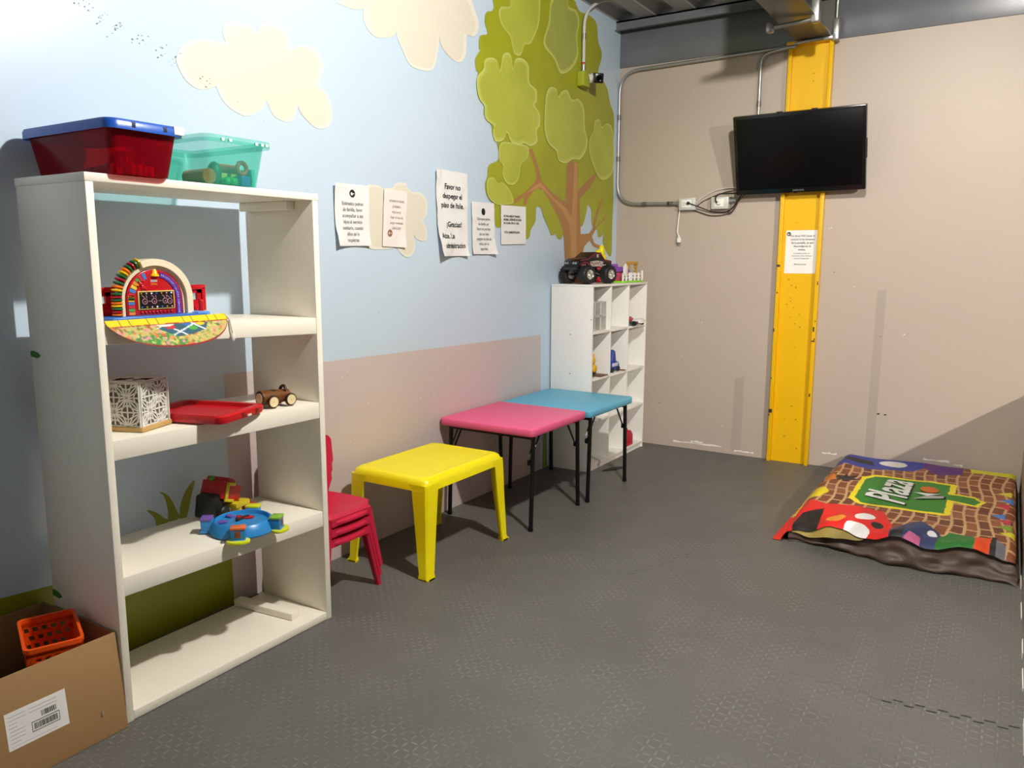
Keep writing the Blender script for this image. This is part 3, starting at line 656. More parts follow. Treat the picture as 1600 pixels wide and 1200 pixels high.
# ------------------------------------------------------------------ second shelf board: lantern box, red lid, toy car
def build_second_board():
    zt = 0.9385
    W = mat('lattice_white', '#e9e6df', 0.5); WD = mat('plywood', '#c09a5c', 0.5, var=0.15, scale=20); DK = mat('lantern_inside', '#6b665c', 0.8)
    c = Vector((.322, 1.533, zt))
    t = thing('lattice_lantern', 'white cut-out lattice box on a thin plywood base on the tall shelf', 'lantern', c, radians(21))
    obj('base', MB().box(-.079, .079, -.079, .079, .0005, .016, .002), WD, t, world=False)
    obj('inner_lining', MB().box(-.0685, .0685, -.0685, .0685, .016, .158), DK, t, world=False)
    h = .0725; th = .0035
    def seg2(a, b_, wd, Mt, bld):
        a = Vector(a); b_ = Vector(b_); d = (b_-a); n = Vector((-d.y, d.x)).normalized()*wd/2
        bld.prism([tuple(a-n), tuple(b_-n), tuple(b_+n), tuple(a+n)], 0, th, 0, Mt)
    cells = 3; S = 2*h/cells
    for k in range(4):
        Mt = RZ(k*pi/2) @ T((0, 0, .016)) @ Matrix(((0, 0, 1, h-th), (1, 0, 0, 0), (0, 1, 0, 0), (0, 0, 0, 1)))
        b = MB()
        for i in range(cells+1):
            x = -h+S*i; seg2((x, 0), (x, 2*h), .0045 if 0 < i < cells else .009, Mt, b); seg2((-h, S*i), (h, S*i), .0045 if 0 < i < cells else .009, Mt, b)
        for i in range(cells):
            for j in range(cells):
                x0, y0 = -h+S*i, S*j; cx, cy = x0+S/2, y0+S/2
                if (i+j) % 2 == 0:
                    seg2((x0, y0), (x0+S, y0+S), .0042, Mt, b)
                    for q in ((x0+S*.5, y0+S), (x0+S, y0+S*.5)): seg2((x0, y0), q, .0042, Mt, b)
                    for q in ((x0, y0+S*.5), (x0+S*.5, y0)): seg2((x0+S, y0+S), q, .0042, Mt, b)
                else:
                    seg2((x0, y0+S), (x0+S, y0), .0042, Mt, b)
                    for q in ((x0+S*.5, y0), (x0+S, y0+S*.5)): seg2((x0, y0+S), q, .0042, Mt, b)
                    for q in ((x0, y0+S*.5), (x0+S*.5, y0+S)): seg2((x0+S, y0), q, .0042, Mt, b)
        obj('lattice_panel', b, W, t, world=False)
    top = MB().box(-h, h, -h, h, .158, .163, .001)
    for a in (0, 1):
        top.prism([(-.06, .01-.02*a), (-.01, .03), (.0, .012), (-.05, -.02)], .1631, .1636, 1, RZ(pi*a+.3)); top.prism([(.01, .02), (.05, .04), (.055, -.01)], .1631, .1636, 1, RZ(pi*a))
    obj('top_panel', top, [W, mat('lantern_opening', '#3a362e', .8)], t, world=False)
    # red lid lying on the board
    RD = mat('lid_red', '#c4101c', 0.3, var=0.05); c = (.345, 1.775, .9395)
    t = thing('bin_lid', 'red plastic bin lid lying flat over the edge of the tall shelf', 'lid', c, radians(17))
    out = rrect(-.175, .175, -.135, .135, .03, 5); inn = rrect(-.150, .150, -.110, .110, .022, 5)
    P = lambda pts, z: [(x, y, z) for x, y in pts]
    obj('lid_panel', MB().rings([P(inn, .004), P(shrink(out, .98), .002), P(out, .010), P(out, .026), P(shrink(out, .97), .031), P(inn, .031), P(shrink(inn, .97), .018)], 0, True), RD, t, world=False)
    for y in (-.012, .075):
        obj('clip_notch', MB().box(.170, .1765, y-.008, y+.008, .008, .024, .001), mat('notch_red', '#7a0a12', .5), t, world=False)
    obj('clip', MB().box(.168, .178, .012, .036, .004, .012, .001), mat('clip_silver', '#cfc8bc', .35), t, world=False)
    # bamboo car
    BR = mat('bamboo_brown', '#6a3f16', 0.35, var=0.2, scale=14); CUT = mat('bamboo_cut', '#c9a483', 0.5, var=0.1); HUB = mat('wheel_wood', '#e6d2a4', 0.5, var=.08); DB = mat('bamboo_dark', '#3a2110', 0.4)
    t = thing('toy_car', 'small brown bamboo toy car with pale wooden wheels on the tall shelf', 'toy car', (.385, 2.075, .9335), radians(-6))
    b = MB().cyl((0, -.068, .038), (0, .055, .036), .0285, .025, 24)
    obj('body', b, BR, t, world=False)
    obj('nose', MB().lathe([(.001, 0), (.019, 0), (.019, .002), (.028, .002), (.0285, .006), (.001, .006)], T((0, -.072, .038)) @ RX(-pi/2), 24), DB, t, world=False)
    obj('nose_face', MB().cyl((0, -.0735, .038), (0, -.070, .038), .0195, seg=24), CUT, t, world=False)
    sb = MB().lathe([(.010, 0), (.014, 0), (.014, .004), (.010, .004)], T((0, -.012, .060)), 20, 0, True)
    obj('cockpit_rim', sb, DB, t, world=False)
    obj('seat_back', MB().tube(arc((0, .035, .058), .017, 0, pi, 8, (1, 0, 0), (0, .25, 1)), .006, 10), DB, t, world=False)
    for y in (-.036, .044):
        for s in (-1, 1):
            wl = obj('wheel', MB().lathe([(.001, -.007), (.022, -.007), (.024, -.004), (.024, .006), (.001, .006)], T((s*.036, y, .0242)) @ RY(s*pi/2), 26), DB, t, world=False)
            obj('wheel_face', MB().lathe([(.001, .006), (.0195, .006), (.0195, .008), (.003, .008), (.003, .010), (.001, .010)], T((s*.036, y, .0242)) @ RY(s*pi/2), 24), HUB, wl, world=False)
build_second_board()

# ------------------------------------------------------------------ third shelf board
def build_third_board():
    BL = mat('game_blue', '#2a86c8', 0.3, var=.05); OR = mat('game_orange', '#e2743c', .35); GN = mat('game_green', '#86b83a', .35); YE = mat('game_yellow', '#d6d820', .35); PU = mat('game_purple', '#7a5ab0', .35); RD = mat('game_red', '#b81828', .35); DK = mat('game_dark', '#3a1810', .5)
    zt = .4845
    t = thing('marble_game', 'round blue marble game with four coloured launchers on the tall shelf', 'game', (.395, 1.885, zt), radians(-26))
    tray = MB().lathe([(.001, .004), (.118, .004), (.120, .008), (.108, .044), (.100, .050), (.096, .049), (.092, .036), (.001, .046)], None, 48)
    obj('tray', tray, BL, t, world=False)
    cols = [OR, GN, PU, YE]
    for k, a in enumerate((-.35, 1.0, -1.95, 2.6)):
        M = RZ(a) @ T((.128, 0, 0))
        b = MB().box(-.022, .020, -.025, .025, .012, .052, .004, 0, M); b.taper((0, 0, .004), (.024, .028), (0, 0, .014), (.022, .025), .002, 0, M)
        ln = obj('launcher', b, BL, t, world=False)
        obj('launcher_cap', MB().box(-.020, .022, -.027, .027, .050, .060, .003, 0, M), cols[k], ln, world=False)
        obj('launcher_window', MB().box(.0195, .0212, -.010, .010, .022, .046, .001, 0, M), mat('game_window', '#8a4a2a', .4), ln, world=False)
        if k != 2:
            lv = MB().prism([(.052*cos(q)*.62+.012, .042*sin(q)) for q in [2*pi*i/20 for i in range(20)]], .001, .012, 0, M, .003)
            obj('lever', lv, YE, ln, world=False)
    sp = MB().box(-.006, .006, -.03, .03, .046, .054, .002, 0, RZ(.5)); obj('spinner', sp, DK, t, world=False)
    for q in (.4, 2.2):
        obj('petal', MB().prism([(.012*cos(i)*1.8+.022, .012*sin(i)) for i in [2*pi*j/12 for j in range(12)]], .045, .050, 0, RZ(q+1.2), .001), RD, t, world=False)
    for q in (3.6, 4.6): obj('lane', MB().box(.055, .088, -.010, .010, .040, .047, .002, 0, RZ(q)), PU, t, world=False)
    # red and black toy truck lying behind
    RT = mat('truck_red', '#b3141c', .35, var=.08); YT = mat('truck_yellow', '#c9b41c', .4); BK = mat('truck_black', '#161616', .5)
    t = thing('toy_truck', 'red and black toy truck tipped over behind the blue marble game', 'toy truck', (.165, 1.965, .487), radians(12))
    M = T((0, 0, .085)) @ RX(radians(-18))
    obj('cab', MB().prism([(-.055, -.02), (.052, -.03), (.060, .035), (.02, .045), (.006, .062), (-.024, .066), (-.034, .046), (-.050, .05)], -.055, .055, 0, M @ WALLM, .006), RT, t, world=False)
    obj('chassis', MB().taper((-.005, -.055, .002), (.055, .035), (0, -.062, .10), (.045, .028), .012), BK, t, world=False)
    for y in (-.05, .03): obj('wheel', MB().lathe([(.001, -.012), (.022, -.012), (.026, -.008), (.026, .008), (.022, .012), (.001, .012)], T((.055, y, .027)) @ RY(pi/2), 20), BK, t, world=False)
    obj('yellow_trim', MB().box(.0, .008, -.04, -.026, -.02, .045, .002, 0, M @ T((.055, 0, 0))).box(.0, .008, -.04, .01, .035, .047, .002, 0, M @ T((.055, 0, 0))).box(.0, .008, -.04, .012, -.03, -.018, .002, 0, M @ T((.055, 0, 0))), YT, t, world=False)
    obj('bumper', MB().box(.02, .085, -.01, .075, .030, .052, .006).cyl((.06, .02, .002), (.06, .02, .04), .02), YT, t, world=False)
    obj('green_knob', MB().ball((-.01, -.03, .152), (.012, .012, .010), 12), mat('truck_green', '#4f8f2a', .4), t, world=False)
    b = MB().box(.15, .21, 2.055, 2.115, .480, .500, .003); b.box(.16, .17, 2.06, 2.11, .497, .506, .002)
    solo('toy_brick', b, RT, 'flat red toy piece lying right of the tipped truck', 'toy', (.18, 2.085, .48))
build_third_board()

# ------------------------------------------------------------------ cardboard box with its contents
def build_cardboard_box():
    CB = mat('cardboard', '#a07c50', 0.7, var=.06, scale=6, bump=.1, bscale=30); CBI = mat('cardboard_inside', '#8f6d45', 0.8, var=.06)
    t = thing('cardboard_box', 'open brown cardboard box on the floor left of the tall shelf', 'box', (.24, 1.09, 0))
    x0, x1, y0, y1, h = .012, .478, .845, 1.333, .318; th = .005
    def lean(b): b.v = [(x-(.035*z/h if x > .3 else 0), y+.0*z, z) for x, y, z in b.v]; return b
    obj('front_panel', lean(MB().box(x1-th, x1, y0, y1, .001, h, .0008)), CB, t)
    obj('back_panel', MB().box(x0, x0+th, y0, y1, .001, h, .0008), CB, t)
    for a, b_ in ((y0, y0+th), (y1-th, y1)):
        obj('side_panel', lean(MB().box(x0+th, x1-th, a, b_, .001, h, .0008)), CBI, t)
    obj('bottom_panel', MB().box(x0+th, x1-th, y0+th, y1-th, .001, .006), CBI, t)
    lab = MB().box(-.086, .086, -.055, .055, 0, .0008)
    BK = 1
    rnd = random.Random(2); y = -.02
    def bars(y0, y1, z0, z1, seed):
        rr = random.Random(seed); y = y0
        while y < y1:
            wd = rr.choice((.0012, .002, .003)); lab.box(y, min(y+wd, y1), z0, z1, .0006, .0011, 0, 1); y += wd+rr.choice((.0012, .002))
    bars(-.012, .055, -.024, -.006, 1); bars(.012, .055, .006, .022, 2)
    for a in ((-.018, .062, -.030, -.028), (-.018, .062, -.002, 0)): lab.box(*a, .0006, .0011, 0, 1)
    for a in ((-.018, -.0165, -.030, 0), (.0605, .062, -.030, 0)): lab.box(*a, .0006, .0011, 0, 1)
    for k in range(8):
        z = .042-.011*k; l = rnd.uniform(.02, .05); lab.box(-.078, -.078+l, z-.0012, z+.0004, .0006, .001, 0, 2)
        if k in (0, 1): lab.box(-.02, .03+l*.6, z-.0012, z+.0004, .0006, .001, 0, 2)
    lab.box(-.078, .05, -.047, -.046, .0006, .001, 0, 2)
    lab.v = [tuple(v) for v in (Matrix(((0, 0, 1, .4578+.0155), (1, 0, 0, 1.071), (0, 1, 0, .158), (0, 0, 0, 1))) @ Vector(p) for p in lab.v)]
    lab.v = [(x-.035*(z)/h+.0045, y, z) for x, y, z in lab.v]
    obj('shipping_label', lab, [mat('label_white', '#ece9e4', .6), mat('label_black', '#1c1c1c', .6), mat('label_grey', '#a9a7a4', .6)], t, label='white shipping label with barcodes')
    st = MB().box(.4715, .474, 1.2555, 1.2575, .072, .094, .0004); obj('staple', st, mat('staple', '#d8d2c4', .3, .6), t)
    OR = mat('basket_orange', '#e8500c', .35, var=.05)
    # basket with slotted sides
    c = (.296, 1.208); M0 = T((c[0], c[1], .118)) @ RZ(radians(-22)) @ RY(radians(4))
    b = MB(); hb = (.082, .060); ht = (.104, .076); H = .225; th = .003
    nz, = (5,)
    def side(pa0, pb0, pa1, pb1, n):
        """one slotted wall: bars between slots"""
        pa0, pb0, pa1, pb1 = map(Vector, (pa0, pb0, pa1, pb1))
        nrm = ((pb0-pa0).cross(pa1-pa0)).normalized()*th
        def P(u, v): return (pa0*(1-u)+pb0*u)*(1-v)+(pa1*(1-u)+pb1*u)*v
        def quad(u0, u1, v0, v1, sk=0):
            q = [P(u0, v0), P(u1, v0), P(u1+sk, v1), P(u0+sk, v1)]
            b.add([tuple(v) for v in q]+[tuple(v+nrm) for v in q], [(3, 2, 1, 0), (4, 5, 6, 7), (0, 1, 5, 4), (1, 2, 6, 5), (2, 3, 7, 6), (3, 0, 4, 7)])
        R = 7
        for r in range(R+1): quad(0, 1, r/R*.86+.02, r/R*.86+.075)
        quad(0, .06, 0, 1); quad(.94, 1, 0, 1)
        for r in range(R):
            for k in range(n):
                u = .06+.88*(k+.5*(r % 2))/n; quad(u, min(u+.88/n*.42, .97), r/R*.86+.06, (r+1)/R*.86+.03, .03)
        quad(0, 1, .9, 1)
    cs = [(-1, -1), (1, -1), (1, 1), (-1, 1)]
    for k in range(4):
        a, e = cs[k], cs[(k+1) % 4]
        side((a[0]*hb[0], a[1]*hb[1], 0), (e[0]*hb[0], e[1]*hb[1], 0), (a[0]*ht[0], a[1]*ht[1], H), (e[0]*ht[0], e[1]*ht[1], H), 6 if k % 2 == 0 else 5)
    b.box(-hb[0], hb[0], -hb[1], hb[1], 0, .003)
    b.v = [tuple(M0 @ Vector(v)) for v in b.v]
    t2 = thing('slotted_basket', 'orange slotted plastic basket sitting in the cardboard box', 'basket', (c[0], c[1], .114))
    obj('body', b, OR, t2)
    P = lambda pts, z: [(x, y, z) for x, y in pts]
    o = rrect(-ht[0]-.006, ht[0]+.006, -ht[1]-.006, ht[1]+.006, .02, 4); i = rrect(-ht[0]+.003, ht[0]-.003, -ht[1]+.003, ht[1]-.003, .016, 4)
    obj('rim', MB().rings([P(o, H-.008), P(o, H+.006), P(i, H+.006), P(i, H-.008)], 0, False, True, M0), OR, t2)
    # toys under and beside the basket
    solo('folded_blanket', MB().box(.05, .425, .86, 1.32, .007, .106, .03), mat('blanket_brown', '#5b4630', .9, var=.2, bump=.3), 'dark brown soft bundle filling the cardboard box below the basket', 'bundle', (.24, 1.09, .007))
    t3 = thing('plush_toy', 'dark brown plush toy with yellow patches at the left in the cardboard box', 'toy', (.30, 1.02, .125))
    obj('body', MB().ball((.24, 1.02, .19), (.07, .06, .066), 20).ball((.30, 1.00, .215), (.05, .045, .04), 18), mat('plush_brown', '#2f2015', .9, var=.3, bump=.4), t3)
    obj('face_patch', MB().ball((.345, 1.02, .205), (.022, .028, .03), 16), mat('plush_yellow', '#e2a81a', .7), t3)
    obj('foot', MB().ball((.385, 1.055, .165), (.03, .04, .025), 16), mat('plush_yellow', '#e2a81a', .7), t3)
build_cardboard_box()

# ------------------------------------------------------------------ stack of three red children's chairs
def build_chairs():
    RD = mat('chair_red', '#c2163c', .42, var=.05, bump=.05, bscale=90)
    t = thing('child_chair', 'lowest red plastic child chair in the stack right of the tall shelf', 'chair', (.24, 2.455, 0), 0, 'red child chairs stacked right of the tall shelf')
    yc = 2.455; zs = .312
    def seat_fn(u, v, off):
        s = -1+2*u; x = .10+.31*v
        hw = .142+.012*sin(pi*v); k = abs(s)
        y = yc+hw*s*(1-.10*max(0, v-.8)/.2*k)
        if v > .85: x -= (v-.85)/.15*.035*k**3
        z = zs-.012*(1-k*k)*sin(pi*min(1, v*1.1))+.008*k**4-.028*max(0, v-.86)/.14
        return (x, y, z-off)
    def slab(fn, nu, nv, off):
        b = MB(); b.grid(lambda u, v: fn(u, v, 0), nu, nv); b.grid(lambda u, v: fn(u, v, off), nu, nv); N = (nu+1)*(nv+1)
        per = [(j, 0) for j in range(nu)]+[(nu, i) for i in range(nv)]+[(nu-j, nv) for j in range(nu)]+[(0, nv-i) for i in range(nv)]
        idx = [i*(nu+1)+j for j, i in per]
        b.f += [(idx[k], idx[(k+1) % len(idx)], N+idx[(k+1) % len(idx)], N+idx[k]) for k in range(len(idx))]; b.m += [0]*len(idx)
        return b
    obj('seat', slab(seat_fn, 18, 16, .010), RD, t)
    def back_fn(u, v, off):
        s = -1+2*u
        hw = .105+.083*min(1, max(0, (v-.15)/.35))**.7 if v > .15 else .105+.035*(1-v/.15)
        if v > .82: hw *= sqrt(max(.12, 1-((v-.82)/.19)**2))
        x = .118-.018*min(1, v*5)-.055*v*.5+.015*s*s
        return (x-off, yc+hw*s, zs+.0+.30*v)
    obj('backrest', slab(back_fn, 16, 18, .009), RD, t)
    obj('apron', MB().prism([(.395, yc-.12), (.395, yc+.12), (.383, yc+.13), (.12, yc+.135), (.12, yc+.125), (.37, yc+.12), (.38, yc+.11), (.38, yc-.11), (.37, yc-.12), (.12, yc-.125), (.12, yc-.135), (.383, yc-.13)], zs-.045, zs-.012), RD, t)
    for sx, sy in ((1, 1), (1, -1), (-1, 1), (-1, -1)):
        top = Vector((.24+sx*.125, yc+sy*.122, zs-.02)); bot = Vector((.24+sx*.150, yc+sy*(.178 if sy > 0 else .165), .0))
        if sx < 0: bot.x = .24-.19
        b = MB(); d = (bot-top)
        def leg_ring(c, rx, ry): return [(c.x+rx*a, c.y+ry*bb, c.z) for a, bb in rrect(-1, 1, -1, 1, .45, 3)]
        b.rings([leg_ring(top, .021, .018), leg_ring(top+d*.5, .017, .015), leg_ring(bot, .0125, .0115)], 0, True)
        obj('leg', b, RD, t)
    for k, lab in ((1, 'middle red plastic child chair in the stack right of the tall shelf'), (2, 'topmost red plastic child chair in the stack right of the tall shelf')):
        c = copy_tree(t); c.location = (.24+.002*k, 2.455+.004*k, .046*k); c['label'] = lab
build_chairs()

# ------------------------------------------------------------------ tables
def build_yellow_table():
    YE = mat('table_yellow', '#f9e600', .36, var=.03, bump=.05, bscale=70)
    t = thing('child_table', 'low yellow moulded plastic child table beside the red chairs', 'table', (.31, 3.14, 0))
    x0, x1, y0, y1 = .085, .553, 2.795, 3.450
    P = lambda pts, z: [(x, y, z) for x, y in pts]
    top = MB(); o = rrect(x0, x1, y0, y1, .035, 5)
    def inset(d): return rrect(x0+d, x1-d, y0+d, y1-d, .035, 5)
    top.rings([P(inset(.012), .424), P(inset(-.006), .424), P(inset(-.003), .455), P(inset(.004), .474), P(inset(.016), .484), P(inset(.03), .487), P(inset(.045), .484), P(inset(.052), .483)], 0, False)
    top.poly(P(inset(.052), .483)); top.poly(P(inset(.012), .424)[::-1])
    obj('tabletop', top, YE, t)
    for sx in (0, 1):
        for sy in (0, 1):
            cx, cy = (x1 if sx else x0), (y1 if sy else y0); dx, dy = (-1 if sx else 1), (-1 if sy else 1)
            b = MB()
            def ring(off, w, wd, z):   # L-shaped moulded corner section
                ox, oy = cx-dx*off[0], cy-dy*off[1]; q = [(0, 0), (w, 0), (w, .012), (.020, .016), (.016, .020), (.012, w), (0, w)]
                q = [(.010, 0), (w, 0), (w, .011), (.028, .014), (.014, .028), (.011, w), (0, w), (0, .010)]
                pts = [(ox+dx*a, oy+dy*c, z) for a, c in q]
                return pts if dx*dy > 0 else pts[::-1]
            b.rings([ring((.004, .004), .105, 0, .455), ring((.006, .006), .088, 0, .42), ring((.010, .012), .072, 0, .25), ring((.018, .022), .052, 0, .025), ring((.024, .028), .058, 0, .010), ring((.024, .028), .058, 0, 0)], 0, True)
            # flat web that closes the foot of the leg
            ox, oy = cx-dx*.024, cy-dy*.028
            q = [(ox, oy), (ox+dx*.056, oy), (ox+dx*.052, oy+dy*.03), (ox+dx*.03, oy+dy*.052), (ox, oy+dy*.056)]
            b.prism(q if dx*dy > 0 else q[::-1], 0.0, .008)
            obj('leg', b, YE, t)
build_yellow_table()

def folding_table(x0, x1, y0, y1, col, name, label):
    TP = mat('table_'+name, col, .45, var=.03, bump=.12, bscale=160); BK = mat('leg_black', '#101011', .3, .2)
    cx, cy = (x0+x1)/2, (y0+y1)/2
    t = thing('folding_table', label, 'table', (cx, cy, 0))
    P = lambda pts, z: [(x, y, z) for x, y in pts]
    def ins(d): return rrect(x0+d, x1-d, y0+d, y1-d, max(.012, .03-d), 5)
    top = MB(); zt = .588
    top.rings([P(ins(.010), zt-.043), P(ins(.003), zt-.044), P(ins(0), zt-.040), P(ins(-.001), zt-.008), P(ins(.0025), zt-.002), P(ins(.008), zt)], 0, True)
    obj('tabletop', top, TP, t)
    for y, s in ((y0+.045, 1), (y1-.055, -1)):
        for x in (x0+.045, x1-.030):
            b = MB(); foot_y = y-s*.010; b.tube([(x, y+s*.012, zt-.04), (x, foot_y, .012)], .0125, 14); b.cyl((x, foot_y, 0), (x, foot_y, .02), .0145, seg=14)
            lg = obj('leg', b, BK, t)
        b = MB().tube([(x0+.045, y+s*.01, zt-.06), (x1-.03, y+s*.01, zt-.06)], .010, 12); obj('leg_bar', b, BK, t)
        for x in (x0+.062, x1-.047):
            br = MB().tube([(x, y+s*.002, zt-.20), (x, y+s*.12, zt-.045)], .005, 8); br.tube([(x-.01, y+s*.004, zt-.17), (x-.01, y+s*.09, zt-.05)], .004, 8); br.box(x-.012, x+.006, y-.006, y+.018, zt-.215, zt-.185, .002)
            obj('brace', br, BK, t)
folding_table(.012, .648, 3.605, 4.252, '#ec5f8e', 'pink', 'pink square folding table with black legs beside the yellow table')
folding_table(.022, .672, 4.258, 4.900, '#5fb3d4', 'blue', 'sky blue square folding table with black legs beside the cube shelf')

# ------------------------------------------------------------------ cube shelf in the corner
def build_cube_shelf():
    t = thing('cube_shelf', 'white twelve-cell cube shelf standing in the far corner', 'shelf', (.17, 5.405, 0))
    W = mat('melamine_white', '#efece6', .35, var=.02); BKS = mat('cam_lock', '#2a2622', .6)
    y0, y1 = 4.925, 5.885; X = .34
    for k, (a, b_) in enumerate(((y0, y0+.016), (y1-.016, y1))):
        b = MB().box(.012, X, a, b_, 0, 1.314, .001)
        if k == 0:
            for x, z in ((.17, .98), (.17, .70), (.15, .42), (.33, 1.09)): b.cyl((x, a-.0006, z), (x, a+.001, z), .004, seg=10, mi=1)
        obj('side_panel', b, [W, BKS], t)
    obj('top_panel', MB().box(.012, X+.001, y0-.001, y1+.001, 1.314, 1.330, .001), W, t)
    for y in (5.232, 5.545): obj('divider', MB().box(.022, X-.002, y-.008, y+.008, .05, 1.314, .0005), W, t)
    ys = [y0+.016, 5.224, 5.240, 5.537, 5.553, y1-.016]
    for z in (.365, .668, 1.0):
        for k in range(3): obj('shelf_board', MB().box(.022, X-.002, ys[2*k], ys[2*k+1], z-.016, z, .0005), W, t)
    obj('bottom_panel', MB().box(.022, X-.001, y0+.016, y1-.016, .034, .05, .0005), W, t)
    obj('plinth', MB().box(X-.03, X-.012, y0+.016, y1-.016, 0, .034), W, t)
    obj('back_panel', MB().box(.014, .022, y0+.016, y1-.016, .034, 1.314), W, t)
build_cube_shelf()

def build_cube_shelf_contents():
    CL = clear_mat('clear_plastic', '#dcdcd8', '#f4f4f2', .22, .1); ED = mat('clear_edge', '#e2e0da', .3)
    # two by two clear cubes in the top left cell
    for j in range(2):
        for k in range(2):
            y0 = 5.035+.095*j; z0 = 1.0006+.105*k; x0 = .215
            t = thing('clear_box', ('lower ' if k == 0 else 'upper ')+('left' if j == 0 else 'right')+' clear plastic cube of four in the cube shelf top left cell', 'box', (x0+.045, y0+.045, z0), 0, 'clear plastic cubes in the cube shelf')
            e = MB(); s = .09; h = .1; r = .003
            for a in (0, 1):
                for b_ in (0, 1):
                    e.box(x0+a*s-r*(1 if a else 0), x0+a*s+r*(0 if a else 1), y0+b_*s-r*(1 if b_ else 0), y0+b_*s+r*(0 if b_ else 1), z0, z0+h)
                    e.box(x0+a*s-r*(1 if a else 0), x0+a*s+r*(0 if a else 1), y0, y0+s, z0+b_*(h-r), z0+b_*(h-r)+r)
                    e.box(x0, x0+s, y0+a*s-r*(1 if a else 0), y0+a*s+r*(0 if a else 1), z0+b_*(h-r), z0+b_*(h-r)+r)
            obj('edge_frame', e, ED, t)
            obj('pane', MB().box(x0+.001, x0+s-.001, y0+.001, y0+s-.001, z0+.001, z0+h-.001), CL, t)
    # toy car in the top right cell, its nose over the edge
    GY = mat('toy_grey', '#4b474a', .4); WT = mat('toy_white', '#e4e2de', .35); RD = mat('toy_cab_red', '#b0182a', .35); BK = mat('tyre_black', '#151517', .6)
    t = thing('toy_car', 'grey toy race car with white nose in the cube shelf top right cell', 'toy car', (.27, 5.70, 1.0005))
    obj('body', MB().box(.17, .37, 5.63, 5.77, .012+1.0, 1.034, .006).box(.20, .24, 5.60, 5.80, 1.016, 1.03, .003), GY, t)
    obj('cab', MB().taper((.26, 5.70, 1.034), (.05, .045), (.25, 5.70, 1.066), (.03, .03), .006), RD, t)
    obj('nose', MB().taper((.355, 5.71, 1.02), (.045, .06), (.345, 5.71, 1.052), (.025, .05), .008), WT, t)
    for x in (.20, .35):
        for y in (5.625, 5.775): obj('wheel', MB().lathe([(.001, -.012), (.016, -.012), (.0185, -.008), (.0185, .008), (.016, .012), (.001, .012)], T((x, y, 1.0192)) @ RX(pi/2), 18), BK, t)
    YE = mat('figure_yellow', '#e0a818', .4); DK = mat('figure_dark', '#221c18', .5)
    t = thing('toy_figure', 'yellow and black toy standing in the cube shelf second row left cell', 'toy', (.26, 5.02, .669))
    obj('body', MB().ball((.28, 5.035, .715), (.04, .042, .046), 18), DK, t)
    obj('head', MB().ball((.285, 5.035, .79), (.028, .030, .035), 16).ball((.285, 5.013, .825), .012, 10).ball((.285, 5.057, .825), .012, 10), YE, t)
    obj('belly', MB().ball((.31, 5.03, .735), (.018, .03, .03), 14), YE, t)
    solo('wooden_board', MB().box(.20, .335, 5.085, 5.21, .6685, .676, .001), mat('toy_board', '#6a4a34', .6), 'thin brown board lying in the cube shelf second row left cell', 'board', (.27, 5.11, .6685))
    BL = mat('plush_blue', '#1f3c94', .5, var=.1); t = thing('toy_vehicle', 'dark blue rounded toy vehicle in the cube shelf second row middle cell', 'toy vehicle', (.25, 5.36, .669))
    obj('body', MB().prism([(-.075, .012), (.075, .012), (.085, .05), (.06, .075), (.02, .085), (.005, .16), (-.03, .175), (-.04, .09), (-.075, .07)], -.05, .05, 0, T((.26, 5.385, .668)) @ WALLM, .012), BL, t)
    obj('stripe', MB().box(.3085, .3115, 5.33, 5.43, .712, .738, .001), mat('toy_stripe', '#c8cede', .4), t)
    obj('horn', MB().cyl((.26, 5.43, .74), (.26, 5.485, .748), .014, .006, 14), BL, t)
    for y in (5.335, 5.44): obj('wheel', MB().lathe([(.001, -.01), (.018, -.01), (.02, -.006), (.02, .006), (.018, .01), (.001, .01)], T((.306, y, .6895)) @ RY(pi/2), 18), BK, t)
    solo('toy_plank', MB().box(.24, .336, 5.48, 5.525, .6685, .674, .001), mat('toy_plank_brown', '#7a5a48', .6), 'small brown plank beside the blue toy vehicle in the cube shelf', 'board', (.29, 5.46, .6685))
    RD2 = mat('bag_red', '#b51430', .45)
    t = thing('toy_house', 'small red toy house in the bottom right cell of the cube shelf', 'toy', (.29, 5.66, .0505))
    obj('body', MB().prism([(-.055, 0), (.055, 0), (.05, .085), (.012, .12), (-.02, .12), (-.055, .085)], -.035, .035, 0, T((.29, 5.665, .0505)) @ WALLM, .003), RD2, t)
    obj('handle', MB().tube(arc((.29, 5.662, .165), .02, 0, pi, 8, (0, 1, 0), (0, 0, 1)), .005, 8), RD2, t)
    solo('rubber_strip', MB().prism([(.40, 5.00), (.46, 5.07), (.50, 5.20), (.45, 5.17), (.41, 5.10)], .0008, .006), mat('black_rubber', '#1a1a1a', .7), 'black rubber scrap lying on the floor by the cube shelf', 'scrap', (.45, 5.1, .0008))
build_cube_shelf_contents()

